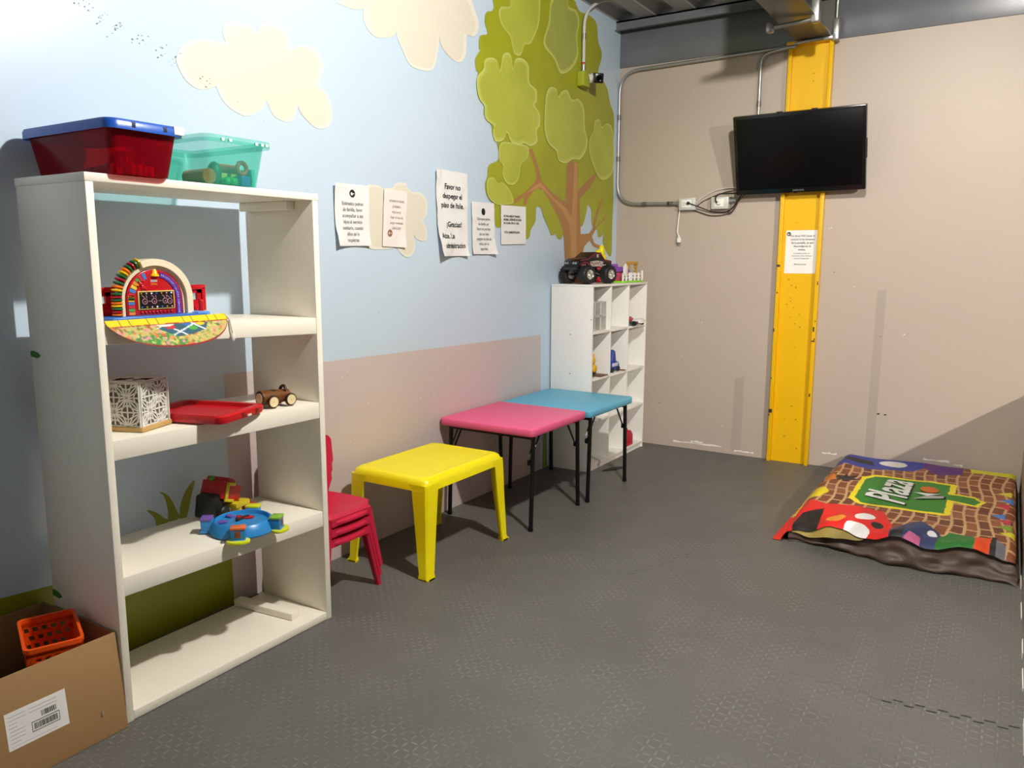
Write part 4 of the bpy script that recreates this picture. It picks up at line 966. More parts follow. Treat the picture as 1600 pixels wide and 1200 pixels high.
# ------------------------------------------------------------------ toys on top of the cube shelf
def build_monster_truck():
    BK = mat('truck_body_black', '#121013', .25, var=.1); RD = mat('truck_flame_red', '#6e1020', .28); CH = mat('chrome', '#d8d4cc', .2, .75); TY = mat('tyre_rubber', '#18181a', .6, bump=.3, bscale=120)
    GL = mat('truck_glass', '#2a2328', .1); SV = mat('truck_decal', '#b3a9a0', .4); WT = mat('spring_white', '#e2ddd4', .35)
    # local: x forward (nose), y left, z up
    t = thing('monster_truck', 'black and red toy monster truck with big wheels on the cube shelf', 'toy truck', (.188, 5.145, 1.3302), radians(-107))
    prof = [(-.175, .128), (-.178, .165), (-.10, .176), (-.062, .222), (.012, .226), (.072, .188), (.150, .176), (.176, .160), (.180, .105), (.135, .105), (.120, .135), (.085, .140), (.062, .118), (-.055, .118), (-.075, .140), (-.115, .140), (-.132, .122)]
    SM = Matrix(((1, 0, 0, 0), (0, 0, 1, 0), (0, 1, 0, 0), (0, 0, 0, 1)))
    obj('body', MB().prism(prof, -.068, .068, 0, SM, .006), BK, t, world=False)
    rd = MB()
    for s in (-1, 1):
        rd.prism([(-.172, .160), (-.10, .174), (-.06, .215), (.01, .219), (.07, .182), (.15, .168), (.15, .160), (.068, .172), (.008, .209), (-.056, .206), (-.095, .165), (-.17, .152)], s*.0675-.001*(s < 0), s*.0675+.002, 0, SM)
        rd.prism([(.06, .13), (.09, .146), (.125, .138), (.14, .112), (.15, .135), (.12, .158), (.08, .156), (.05, .14)], s*.068-.001, s*.068+.002, 0, SM)
    obj('red_trim', rd, RD, t, world=False)
    gl = MB()
    for s in (-1, 1):
        gl.prism([(-.052, .184), (-.046, .206), (-.02, .210), (-.02, .183)], s*.068-.0006, s*.068+.0016, 0, SM); gl.prism([(-.012, .183), (-.012, .210), (.008, .209), (.04, .188), (.04, .181)], s*.068-.0006, s*.068+.0016, 0, SM)
    gl.prism([(-.05, 0), (.05, 0), (.042, .042), (-.042, .042)], 0, .002, 0, T((.069, 0, .187)) @ RY(radians(-58)) @ Matrix(((0, 0, 1, 0), (1, 0, 0, 0), (0, 1, 0, 0), (0, 0, 0, 1))))
    obj('window', gl, GL, t, world=False)
    rnd = random.Random(3)
    for s in (-1, 1):
        dc = MB().prism([(-.07, .124), (.045, .124), (.05, .158), (-.02, .166), (-.085, .158)], s*.0685-.0004, s*.0685+.0012, 0, SM)
        dc.prism([(-.032, .188), (-.018, .186), (-.014, .200), (-.018, .210), (-.030, .210)], s*.0695-.0004, s*.0695+.001, 0, SM)
        for k in range(9):
            x = -.062+k*.012; z = .130+rnd.uniform(0, .02); dc.box(x, x+.009, s*.0702-.0004, s*.0702+.0004, z, z+.008, 0, 1)
        obj('side_decal', dc, [SV, RD], t, world=False)
    for s in (-1, 1):
        for y in (.028, .050): obj('headlight', MB().lathe([(.001, .004), (.007, .003), (.010, -.002), (.001, -.002)], T((.179, s*y, .146)) @ RY(pi/2), 16), mat('lamp_glass', '#8f9498', .1), t, world=False)
    obj('grille', MB().box(.179, .182, -.018, .018, .135, .156, .001), mat('grille_dark', '#29292c', .4), t, world=False)
    obj('front_bumper', MB().box(.176, .190, -.066, .066, .098, .118, .003).box(.189, .192, -.05, .03, .106, .110, .001), mat('bumper_grey', '#2b2e30', .35), t, world=False)
    obj('chassis', MB().box(-.135, .13, -.022, .022, .082, .100, .004).box(-.06, .06, -.035, .035, .085, .112, .004).cyl((-.11, -.075, .066), (-.11, .075, .066), .009).cyl((.105, -.075, .066), (.105, .075, .066), .009).ball((-.11, 0, .066), .018).ball((.105, 0, .066), .018), BK, t, world=False)
    lk = MB()
    for s in (-1, 1):
        lk.tube([(-.105, s*.03, .062), (.0, s*.028, .092)], .0035, 8); lk.tube([(.10, s*.03, .062), (.0, s*.028, .092)], .0035, 8); lk.tube([(-.07, s*.05, .12), (-.1, s*.055, .07)], .003, 8)
        for k in range(5): lk.box(-.02+.01*k, -.014+.01*k, s*.036-.001, s*.036+.001, .09, .108)
    obj('linkage', lk, CH, t, world=False)
    for x in (-.095, -.118, .092, .115):
        for s in (-1, 1):
            sp = MB().tube([(x+.006*cos(a), s*.060+.006*sin(a), .092+.045*k/40) for k, a in ((k, k*pi/4) for k in range(41))], .0022, 6); sp.cyl((x, s*.06, .075), (x, s*.06, .142), .003)
            obj('spring', sp, WT, t, world=False)
    for x in (-.112, .107):
        for s in (-1, 1):
            M = T((x, s*.092, .0680)) @ RX(-s*pi/2)
            ty = MB().lathe([(.034, -.034), (.050, -.034), (.060, -.028), (.064, -.018), (.064, .018), (.060, .028), (.050, .034), (.034, .034)], M, 36, 0, True)
            for k in range(18):
                a = 2*pi*k/18
                for zz in (-.017, .017): ty.box(-.004, .004, -.012, .012, -.0, .003, 0, 0, M @ RZ(a+(.1 if zz > 0 else 0)) @ T((0, .0625, zz)) @ RX(-pi/2) @ RZ(.3))
            wl = obj('wheel', ty, TY, t, world=False)
            obj('rim', MB().lathe([(.001, .010), (.010, .018), (.014, .012), (.026, .012), (.031, .030), (.035, .033), (.036, -.033), (.001, -.033)], M, 24), CH, wl, world=False)
build_monster_truck()

def build_top_toys():
    YE = mat('bow_yellow', '#f2e010', .4); RD = mat('doll_red', '#c01c30', .45); WT = mat('doll_white', '#eeeae6', .4)
    t = thing('toy_figure', 'red and white toy with a yellow bow behind the monster truck', 'toy', (.068, 5.60, 1.3304))
    c = (.068, 5.60)
    obj('body', MB().lathe([(.001, 0), (.050, 0), (.047, .06), (.034, .125), (.020, .15), (.001, .15)], T((c[0], c[1], 1.3304)), 20), RD, t)
    obj('collar', MB().lathe([(.024, .13), (.048, .145), (.052, .158), (.032, .178), (.001, .19)], T((c[0], c[1], 1.3304)), 18), WT, t)
    obj('bow', MB().ball((c[0], c[1]-.045, 1.535), (.024, .044, .046), 18).ball((c[0], c[1]+.012, 1.562), (.024, .032, .055), 18).ball((c[0], c[1]+.04, 1.515), (.024, .040, .034), 16).ball((c[0], c[1]-.015, 1.508), (.022, .034, .03), 14), YE, t)
    GR = mat('playset_lime', '#86d41c', .4); WH = mat('playset_white', '#f0ecec', .35); PU = mat('playset_purple', '#8a4ab4', .4); PK = mat('playset_pink', '#d0486e', .4); GD = mat('playset_gold', '#bc8c30', .45)
    t = thing('farm_playset', 'lime green toy farm with white fences on the cube shelf', 'toy', (.205, 5.68, 1.3304))
    obj('base', MB().prism(rrect(.13, .325, 5.47, 5.86, .03), 1.3304, 1.344, 0, None, .003), GR, t)
    for (a, b_, x) in ((5.48, 5.60, .312), (5.63, 5.84, .312)):
        f = MB(); n = 3 if b_-a < .15 else 4
        for k in range(n): y = a+(b_-a)*k/(n-1); f.box(x-.006, x+.006, y-.010, y+.010, 1.343, 1.405, .003)
        for z in (1.362, 1.385): f.box(x-.003, x+.003, a, b_, z, z+.009, .001)
        obj('fence', f, WH, t)
    f = MB()
    for k in range(4): x = .11+.065*k; f.box(x-.008, x+.008, 5.848, 5.858, 1.343, 1.42, .003)
    for z in (1.365, 1.39): f.box(.1, .315, 5.85, 5.856, z, z+.009)
    obj('fence', f, WH, t)
    hx = [(.042*cos(pi/6+i*pi/3), .05*sin(pi/6+i*pi/3)) for i in range(6)]
    obj('sign_board', MB().prism(hx, .0, .008, 0, T((.318, 5.50, 1.425)) @ WALLM, .001), WH, t)
    obj('stall', MB().box(.14, .28, 5.53, 5.66, 1.344, 1.41, .004), PK, t)
    obj('stall_roof', MB().taper((.21, 5.595, 1.41), (.085, .08), (.20, 5.595, 1.45), (.06, .065), .008).box(.13, .17, 5.62, 5.70, 1.41, 1.47, .006), PU, t)
    g = MB(); g.box(.255, .27, 5.675, 5.690, 1.344, 1.475, .002); g.box(.255, .27, 5.825, 5.840, 1.344, 1.475, .002); g.box(.25, .275, 5.670, 5.845, 1.465, 1.49, .004)
    g.box(.255, .27, 5.69, 5.705, 1.43, 1.465, .002); g.box(.255, .27, 5.81, 5.825, 1.43, 1.465, .002)
    obj('gate_arch', g, GD, t)
build_top_toys()

# ------------------------------------------------------------------ paper notices
PAPER = mat('paper', '#eeebe8', .7, var=.02, bump=.25, bscale=22); INK = mat('ink_black', '#141416', .7); INKG = mat('ink_grey', '#626264', .7); INKP = mat('ink_faded', '#9a7f78', .7); BROWN = mat('ink_brown', '#9a5f48', .7); PAPERP = mat('paper_warm', '#efe6e0', .7, var=.02, bump=.2, bscale=22)
def notice(quad, lines, label, curls=(), crumple=.0015, ink=1, paper=PAPER, logo=None, logo_ink=None, group='printed notices on the painted wall', bold=0.0, plane='wall', base=None):
    """quad: four wall corners TL, TR, BR, BL as (across, up); curls: (corner index, lift, reach)"""
    TL, TR, BR, BL = [Vector(q) for q in quad]
    rnd = Vector((TL.x*7.3, TL.y*3.1, 0)); off0 = 0.0075 if plane == 'wall' else base
    Wd = (TR-TL).length; Hd = (BL-TL).length
    def lift(u, v):
        x = crumple*2.2*(noise.noise(Vector((u*Wd*18, v*Hd*18, 0))+rnd)+.5*noise.noise(Vector((u*Wd*45, v*Hd*45, 3))+rnd)) if crumple else 0
        for ci, l, r in curls:
            cu, cv = ((0, 0), (1, 0), (1, 1), (0, 1))[ci]
            d = sqrt(((u-cu)*Wd)**2+((v-cv)*Hd)**2)
            if d < r: x += l*(1-d/r)**1.6
        return off0+max(0, x+crumple)
    def P(u, v, e=0):
        q = TL*(1-u)*(1-v)+TR*u*(1-v)+BR*u*v+BL*(1-u)*v; l = lift(u, v)+e
        return (l, q.x, q.y) if plane == 'wall' else (q.x, 6.0-l, q.y)
    b = MB(); nu, nv = 18, 26
    b.grid(lambda u, v: P(u, v), nu, nv); b.grid(lambda u, v: P(u, v, .0006), nu, nv)
    def put(txt, size, cu, cv, mi, bd=0.0, sx=1.0, align='CENTER'):
        def warp(v):
            u = cu+v.x/Wd; vv = cv-v.y/Hd
            return P(u, vv, .0019)
        b.text(txt, size, Matrix(), mi, align, bd, warp, sx=sx)
    for txt, size, cu, cv, mi, bd, sx, al in lines: put(txt, size, cu, cv, mi, bd, sx, al)
    if logo:
        cu, cv, r = logo; mi = logo_ink or 1; n = 28
        b.poly([P(cu+r*cos(2*pi*k/n)/Wd, cv-r*sin(2*pi*k/n)/Hd, .0018) for k in range(n)], mi)
        put('e', r*1.5, cu-r*.25/Wd, cv+r*.42/Hd, 4, r*.06); b.poly([P(cu+a/Wd, cv-c/Hd, .0022) for a, c in ((r*.05, r*.08), (r*.75, r*.02), (r*.75, r*-.1), (r*.05, r*-.14))], 4)
    c = P(.5, .5)
    return solo('paper_notice', b, [paper, INK, INKG, INKP, mat('logo_white', '#e8e6e2', .7), BROWN], label, 'notice', c, group)
def block(txts, size, v0, dv, mi=2, bd=0.0, cu=.5, sx=1.0, al='CENTER'): return [(s, size, cu, v0+dv*i, mi, bd, sx, al) for i, s in enumerate(txts)]
def build_notices():
    notice([(2.808, 1.86), (3.052, 1.862), (3.048, 1.567), (2.816, 1.562)],
           block(['Estimados padres', 'de familia, favor', 'acompañar a sus', 'hijos al servicio', 'sanitario, cuando', 'ellos así lo', 'requieran.'], .0255, .34, .0985, 2, .0002, sx=.86),
           'curled white notice with black logo, leftmost on the sky blue wall', ((0, .012, .10), (3, .022, .12), (2, .014, .09)), .0018, logo=(.5, .15, .019))
    notice([(3.168, 1.857), (3.352, 1.857), (3.325, 1.562), (3.146, 1.566)],
           block(['ESTIMADOS PADRES', 'LE PEDIMOS', 'POR FAVOR'], .0165, .215, .098, 3, .0001, .55, .8)+block(['Dejar el área de', 'juegos ordenada', '¡GRACIAS!'], .0185, .50, .095, 3, .0001, .57, .85),
           'pale notice with round brown logo over the small painted cloud', ((2, .01, .08),), .0012, paper=PAPERP, logo=(.30, .76, .019), logo_ink=5)
    notice([(3.598, 2.0), (3.904, 1.998), (3.899, 1.522), (3.618, 1.518)],
           block(['Favor no', 'despegar el', 'piso de hule.'], .043, .215, .108, 1, .0011)+block(['¡Gracias!'], .043, .655, 0, 1, .0011, .53)+block(['Atte. La'], .043, .79, 0, 1, .0011, .32)+block(['administracion'], .043, .905, 0, 1, .0011, .545, .9),
           'tall crumpled white notice with bold black lettering beside the painted tree', ((3, .045, .20), (0, .012, .12), (2, .02, .09)), .0030)
    notice([(3.948, 1.842), (4.19, 1.846), (4.205, 1.534), (3.957, 1.532)],
           block(['Estimados padres', 'de familia, por', 'favor me permite', 'que sus hijos', 'jueguen de área de', 'niños, por su', 'seguridad.'], .0245, .345, .096, 2, .0002, sx=.82),
           'white notice with black logo between the tall notice and the tree', ((2, .022, .10), (3, .006, .08)), .0016, logo=(.5, .18, .021))
    notice([(4.27, 1.84), (4.574, 1.846), (4.574, 1.603), (4.272, 1.595)],
           block(['ES PARA MEJOR TRABAJO', 'MUEBLE. DESPUÉS DE USAR', 'SU LUGAR, EN LA CAJA.'], .0185, .30, .088, 1, .0006, .10, .95, 'LEFT')+block(['ATTE. ADMINISTRACION'], .0185, .715, 0, 1, .0006, .12, .9, 'LEFT'),
           'small square white notice taped over the painted tree leaves', (), .0008)
    notice([(1.358, 1.716), (1.578, 1.716), (1.578, 1.408), (1.358, 1.408)],
           block(['Por favor NO tocar el', 'control ni los botones', 'de la pantalla, ya que', 'desconfiguran la', 'misma.'], .0185, .15, .079, 1, .0003, .53)+block(['Si necesitas ayuda con', 'movimiento, favor llamar al', 'personal de gerencia'], .0125, .545, .058, 2, .0002, .53)+block(['¡Muchas gracias!'], .0135, .80, 0, 2, .0002, .5),
           'white notice stuck on the yellow steel column', (), .0, logo=(.09, .085, .0145), plane='back', base=.0006, group='notice on the column')
build_notices()

# ------------------------------------------------------------------ television, outlets, conduits, camera
def build_tv():
    BK = mat('tv_black', '#0b0b0c', .18, spec=.5); SCR = mat('tv_screen', '#060607', .32, spec=.18); BACKM_ = mat('tv_back', '#151516', .5)
    tilt = atan2(.16, .53); c = Vector((1.447, 5.815, 2.237))
    M = T(c) @ RY(radians(-.4)) @ RX(tilt) @ Matrix(((1, 0, 0, 0), (0, 0, -1, 0), (0, 1, 0, 0), (0, 0, 0, 1)))   # local x right, y up, z to the viewer
    t = thing('television', 'black flat television tilted down on the beige back wall', 'television', (1.447, 6.0, 2.237))
    w, h = .437, .275
    obj('housing', MB().box(-w, w, -h, h, -.045, 0, .006, 0, M), BK, t)
    obj('screen', MB().box(-w+.022, w-.022, -h+.034, h-.022, -.002, .0012, .0005, 0, M), SCR, t)
    obj('rear_cover', MB().taper((0, -.02, -.085), (.30, .18), (0, -.01, -.045), (.38, .23), .01, 0, M), BACKM_, t)
    obj('logo', MB().text('SAMSUNG', .017, M @ T((0, -h+.012, .0006)), 0, 'CENTER', .0003), mat('tv_logo', '#6f6f72', .4), t)
    obj('sensor', MB().box(-.03, -.012, -h-.004, -h+.004, -.012, -.002, .001, 0, M), BK, t)
    obj('side_button', MB().box(w-.002, w+.004, -.07, .06, -.035, -.02, .002, 0, M), BK, t)
    m = MB().box(1.36, 1.54, 5.975, 5.998, 2.13, 2.36, .003).box(1.39, 1.42, 5.85, 5.98, 2.2, 2.3, .003).box(1.48, 1.51, 5.85, 5.98, 2.2, 2.3, .003)
    obj('wall_mount', m, BACKM_, t)
    obj('top_clip', MB().box(-.14, -.10, h-.004, h+.006, -.03, -.012, .002, 0, M).box(.09, .13, h-.004, h+.006, -.03, -.012, .002, 0, M), BACKM_, t)
build_tv()

PIPE = mat('galvanised', '#a7a6a3', .35, .7, var=.12); PIPEW = mat('conduit_clip', '#7c7a76', .4, .6); BOXG = mat('box_metal', '#d2d1ca', .4, .2); FACE = mat('faceplate', '#f0eee6', .4); SLOT = mat('slot', '#24211f', .6)
def build_wiring():
    yy = 5.995
    t = thing('conduit', 'galvanised conduit looping down the back wall corner to the outlet boxes', 'conduit', (.03, yy, 2.5))
    p = fillet([(.536, yy, 1.935), (.012, yy, 1.945), (.012, yy, 2.965), (1.25, yy, 2.985), (1.40, 5.945, 2.995), (1.56, 5.945, 3.0)], .17, 9)
    obj('pipe', MB().tube(p, .0125, 12), PIPE, t)
    for q, a in (((.47, yy, 1.936), 'x'), ((.012, yy, 2.30), 'z'), ((.012, yy, 2.62), 'z'), ((.25, yy, 1.9405), 'x')):
        d = Vector((.02, 0, 0)) if a == 'x' else Vector((0, 0, .02)); q = Vector(q)
        obj('coupling', MB().cyl(q-d, q+d, .0155, seg=14), PIPEW, t)
    obj('black_band', MB().cyl((.445, yy, 1.9365), (.458, yy, 1.9363), .0158, seg=14), SLOT, t)
    obj('elbow_box', MB().box(1.60, 1.645, 5.93, 5.985, 2.975, 3.12, .012).box(1.545, 1.61, 5.93, 5.965, 2.985, 3.02, .010), PIPE, t)
    obj('riser', MB().tube(fillet([(1.622, 5.955, 3.11), (1.622, 5.955, 3.25), (1.655, 5.90, 3.33)], .06), .0125, 12), PIPE, t)
    t = thing('conduit', 'galvanised conduit bending down the back wall behind the television', 'conduit', (1.115, yy, 2.7))
    p = fillet([(1.115, yy, 2.40), (1.115, yy, 2.955), (1.26, 5.955, 2.968), (1.33, 5.948, 2.972), (1.37, 5.948, 2.972)], .15, 9)
    obj('pipe', MB().tube(p, .0125, 12), PIPE, t); obj('coupling', MB().cyl((1.115, yy, 2.60), (1.115, yy, 2.64), .0155, seg=14), PIPEW, t)
    t = thing('conduit', 'short galvanised conduit with grey elbows under the ceiling beam', 'conduit', (1.47, 5.40, 2.97))
    obj('pipe', MB().cyl((1.335, 5.42, 2.975), (1.585, 5.42, 2.99), .0125, seg=12), PIPE, t)
    obj('elbow_box', MB().box(1.30, 1.345, 5.39, 5.45, 2.945, 3.005, .012), PIPE, t)
    obj('elbow_box', MB().box(1.575, 1.625, 5.39, 5.45, 2.965, 3.125, .012), PIPE, t)
    obj('riser', MB().cyl((1.605, 5.42, 3.12), (1.605, 5.42, 3.33), .0125, seg=12), PIPE, t)
    for x0, kind in ((.545, 0), (.800, 1)):
        lab = ('grey outlet box with two sockets and a black plug on the back wall', 'grey outlet box with a white plug beside the television corner')[kind]
        z0, z1 = 1.882, 1.972; x1 = x0+.130
        t = thing('outlet_box', lab, 'outlet', ((x0+x1)/2, 6.018, 1.93))
        obj('box', MB().box(x0, x1, 5.968, 6.018, z0, z1, .003), BOXG, t)
        f = MB().box(x0+.022, x0+.098, 5.964, 5.969, z0+.016, z1-.014, .002)
        fo = obj('faceplate', f, FACE, t)
        s = MB()
        for cx in ((x0+.042, x0+.080) if kind == 0 else (x0+.06,)):
            s.box(cx-.008, cx-.0055, 5.9632, 5.9645, z0+.046, z0+.058); s.box(cx+.004, cx+.0065, 5.9632, 5.9645, z0+.046, z0+.056); s.cyl((cx, 5.9645, z0+.038), (cx, 5.9632, z0+.038), .003, seg=10)
        obj('sockets', s, SLOT, fo)
        obj('connector', MB().cyl((x0-.02, 5.995, 1.933), (x0+.002, 5.995, 1.933), .016, seg=12) if kind == 0 else MB().cyl((x1-.002, 5.995, 1.94), (x1+.03, 5.995, 1.942), .016, seg=12).cyl((x1+.03, 5.995, 1.942), (x1+.05, 5.995, 1.943), .012, seg=12), PIPE, t)
    CB = mat('cable_black', '#151414', .5); CW = mat('cable_white', '#d6d0c6', .5); CBR = mat('cable_brown', '#4a3c30', .5)
    def cord(name, pts, r, m, label, plug=None, loc=None):
        t = thing(name, label, 'cable', loc or pts[0]); obj('cord', MB().tube(fillet(pts, .04, 5), r, 8), m, t)
        if plug: obj('plug', plug[0], plug[1], t)
        return t
    cord('power_cord', [(.625, 5.955, 1.932), (.66, 5.965, 1.92), (.72, 5.985, 1.895), (.80, 6.0, 1.862), (.92, 6.0, 1.858), (.965, 6.0, 1.90), (1.03, 5.97, 1.985)], .0045, CB, 'black power cord plugged into the left outlet box and sagging to the television', (MB().cyl((.625, 5.9635, 1.932), (.625, 5.945, 1.932), .012, .010, 16), CB))
    cord('power_cord', [(.862, 5.955, 1.925), (.842, 5.945, 1.935), (.838, 5.95, 1.975), (.865, 5.955, 1.992), (.98, 5.95, 1.99), (1.06, 5.93, 1.992)], .0055, CB, 'black cord arching over the right outlet box into the television', (MB().box(.852, .876, 5.945, 5.9635, 1.914, 1.932, .004), FACE))
    cord('cable', [(.66, 6.008, 1.925), (.70, 6.008, 1.965), (.80, 6.008, 2.02), (.88, 6.008, 2.035), (1.04, 5.99, 2.04)], .004, CW, 'pale cable rising from the left outlet box to the television, upper of two')
    cord('cable', [(.665, 6.01, 1.90), (.71, 6.01, 1.94), (.80, 6.01, 1.98), (.90, 6.01, 2.01), (1.04, 5.99, 2.028)], .003, CBR, 'thin brown cable running below the pale one to the television')
    cord('cable', [(.64, 6.008, 1.885), (.70, 6.008, 1.865), (.78, 6.008, 1.835), (.88, 6.008, 1.835), (.955, 6.008, 1.86), (.985, 6.0, 1.92), (1.05, 5.98, 1.985)], .0035, CBR, 'brown cable hanging lowest under the outlet boxes')
    cord('cable', [(.945, 6.005, 1.925), (.938, 6.005, 1.88), (.925, 6.005, 1.835), (.955, 6.005, 1.86), (.985, 6.0, 1.905), (1.02, 5.985, 1.975)], .003, CBR, 'short brown cable loop below the right outlet box')
    pl = MB().box(.532, .562, 5.985, 6.008, 1.635, 1.672, .006).taper((.547, 5.997, 1.672), (.010, .008), (.543, 5.997, 1.690), (.006, .006), .003)
    for x in (.537, .547, .557): pl.box(x-.002, x+.002, 5.994, 5.999, 1.618, 1.637, 0, 1)
    t = thing('hanging_cord', 'white cord with an unplugged plug dangling below the left outlet box', 'cable', (.54, 6.0, 1.88))
    obj('cord', MB().tube(fillet([(.560, 6.008, 1.90), (.540, 6.005, 1.885), (.533, 6.0, 1.78), (.528, 6.0, 1.715), (.543, 5.997, 1.685)], .03), .0042, 8), FACE, t)
    obj('plug', pl, [FACE, PIPE], t)
build_wiring()

def build_camera():
    GN = mat('box_green_paint', '#a3ac2c', .45, var=.1); WH = mat('dome_white', '#d2d0ca', .3); BK = mat('cam_black', '#141416', .3); GL = mat('cam_lens', '#050508', .05)
    t = thing('security_camera', 'small black security camera on a green box over the painted tree', 'camera', (.01, 5.33, 2.79))
    obj('mount_box', MB().box(.006, .062, 5.275, 5.375, 2.735, 2.835, .004), GN, t)
    obj('gimbal', MB().ball((.085, 5.375, 2.80), (.034, .034, .036), 18).cyl((.06, 5.345, 2.79), (.085, 5.37, 2.80), .034, .030, 18), WH, t)
    d = Vector((.62, -.72, -.24)).normalized(); c = Vector((.118, 5.375, 2.797))
    q = d.to_track_quat('Z', 'Y').to_matrix().to_4x4()
    M = T(c) @ q
    obj('barrel', MB().box(-.034, .034, -.034, .034, -.03, .06, .008, 0, M), BK, t)
    obj('lens', MB().lathe([(.001, .064), (.012, .064), (.014, .061), (.022, .063), (.024, .059), (.001, .059)], M, 22), GL, t)
    t = thing('conduit', 'white painted conduit curving from the security camera up to the ceiling', 'conduit', (.03, 5.32, 2.84))
    obj('pipe', MB().tube(fillet([(.032, 5.325, 2.833), (.032, 5.325, 3.24), (.06, 5.50, 3.36), (.12, 5.64, 3.40)], .16, 9), .0115, 12), mat('pipe_pale', '#c6c8c4', .4, var=.05), t)
    obj('red_band', MB().cyl((.032, 5.325, 2.89), (.032, 5.325, 2.905), .0125, seg=14), mat('band_red', '#b8452c', .5), t)
    obj('coupling', MB().cyl((.032, 5.325, 2.85), (.032, 5.325, 2.885), .0145, seg=14).cyl((.032, 5.325, 3.06), (.032, 5.325, 3.10), .0145, seg=14), PIPE, t)
build_camera()

# ------------------------------------------------------------------ printed play mat on the floor
def build_play_mat():
    t = thing('play_mat', 'thick play mat with printed brick wall cover lying in the right corner', 'mat', (2.38, 5.1, 0))
    X0, X1, Y0, Y1, H = 1.835, 2.905, 4.235, 5.965, .135
    def nz(x, y, s, k=0): return noise.noise(Vector((x*s, y*s, k)))
    def front(x):   # sagging front hem
        return Y0+.035*sin((x-1.8)*7.5)+.05*max(0, (x-2.45))*-.4+.02*nz(x, 1, 6, 4)
    def surf(x, y):
        """top of the cushion at a plan position"""
        fr = front(x)
        dl = x-X0+.01*nz(1, y, 5, 2); dr = X1-x; df = y-fr; db = Y1-y
        hh = H*(1+.08*nz(x, y, 2.2)+.06*nz(x, y, 5, 7))
        if y < 4.75:
            k = (4.75-y)/.5; hh += k*(.020*sin(x*21+2*sin(y*5))*min(1, k)+.014*nz(x*2.2, y, 7, 3)); hh -= .055*k*max(0, 1-(x-X0)/.25); hh += .018*k*exp(-((x-2.48)/.09)**2)
        def edge(d, r): return sqrt(max(0, 1-(1-min(1, max(0, d)/r))**2))
        z = hh*min(edge(dl+.002, .09), edge(dr+.03, .06), edge(db+.03, .08))
        zf = edge(df+.05, .12)
        return max(.004, z*zf+.004)
    NU, NV = 300, 420
    pos = []; info = []
    for j in range(NV+1):
        for i in range(NU+1):
            u, v = i/NU, j/NV; x = X0-.045+(X1-X0+.045)*u; fr = front(x)
            y = fr+(Y1-fr)*v
            xx = max(x, X0-.0) if False else x
            z = surf(max(x, X0), y) if x >= X0 else .004+.0*x
            if x < X0+.03:
                z = max(.004, z*max(0, (x-(X0-.045))/.075)**.6)
            # ends of the hem hang a little
            pos.append((x, y, z)); info.append((x, y))
    b = MB(); b.add(pos, [(j*(NU+1)+i, j*(NU+1)+i+1, (j+1)*(NU+1)+i+1, (j+1)*(NU+1)+i) for j in range(NV) for i in range(NU)])
    o = obj('printed_cover', b, attr_mat('mat_print', .55), t, sharp=180, recalc=False)
    F = dict(sign=[(2.13, 5.42), (2.58, 5.44), (2.6, 5.42), (2.6, 4.76), (2.57, 4.74), (2.15, 4.71), (2.12, 4.74), (2.075, 4.80), (2.075, 5.34)],
             signi=[(2.145, 5.385), (2.565, 5.405), (2.57, 4.775), (2.16, 4.745), (2.105, 4.83), (2.105, 5.30)],
             post=[(2.56, 5.21), (2.70, 5.22), (2.76, 5.12), (2.72, 4.98), (2.56, 5.03)], posti=[(2.56, 5.185), (2.70, 5.19), (2.735, 5.11), (2.705, 5.01), (2.56, 5.06)],
             blue=[(1.80, 5.42), (1.80, 6.1), (2.33, 6.1), (2.40, 5.82), (2.34, 5.68), (2.09, 5.55), (1.93, 5.62)], black=[(1.88, 5.86), (2.07, 5.80), (2.10, 5.68), (2.0, 5.70), (1.88, 5.77)],
             purple=[(2.36, 6.0), (2.38, 5.80), (2.47, 5.64), (2.61, 5.72), (2.62, 6.0)], yel=[(2.63, 6.1), (2.66, 5.80), (2.95, 5.80), (2.95, 6.1)],
             orange=[(1.80, 5.12), (1.80, 5.37), (1.91, 5.35), (1.94, 5.21), (1.90, 5.13)], splat=[(1.91, 5.33), (1.96, 5.29), (1.98, 5.37), (2.0, 5.31), (2.05, 5.36), (2.03, 5.28), (2.08, 5.24), (2.02, 5.21), (2.01, 5.15), (1.97, 5.2), (1.93, 5.16), (1.95, 5.23)],
             yel2=[(1.80, 4.70), (1.80, 5.0), (1.92, 4.97), (1.96, 4.88), (1.93, 4.74)],
             red=[(1.7, 4.0), (1.7, 4.66), (1.87, 4.68), (1.98, 4.62), (2.12, 4.66), (2.29, 4.62), (2.35, 4.42), (2.37, 4.15), (2.39, 3.9), (1.8, 3.9)], band=[(1.88, 4.30), (1.90, 4.44), (2.0, 4.52), (2.02, 4.10), (1.93, 4.05)],
             navy=[(2.36, 3.9), (2.36, 4.30), (2.40, 4.40), (2.44, 4.45), (2.48, 4.54), (2.52, 4.46), (2.58, 4.40), (2.62, 4.2), (2.60, 3.9)], blackn=[(2.36, 4.08), (2.37, 4.27), (2.42, 4.32), (2.43, 4.12)], pink=[(2.42, 4.17), (2.45, 4.26), (2.50, 4.26), (2.50, 4.17)],
             green=[(2.57, 3.9), (2.57, 4.34), (2.62, 4.43), (2.70, 4.44), (2.75, 4.36), (2.75, 3.9)], blackg=[(2.60, 3.9), (2.63, 4.20), (2.68, 4.24), (2.67, 3.9)], ro=[(2.73, 3.9), (2.73, 4.38), (2.80, 4.41), (2.79, 3.9)],
             blk=[(2.785, 3.9), (2.80, 4.44), (2.825, 4.44), (2.825, 3.9)], grey=[(2.82, 3.9), (2.822, 4.42), (2.86, 4.36), (2.87, 3.9)])
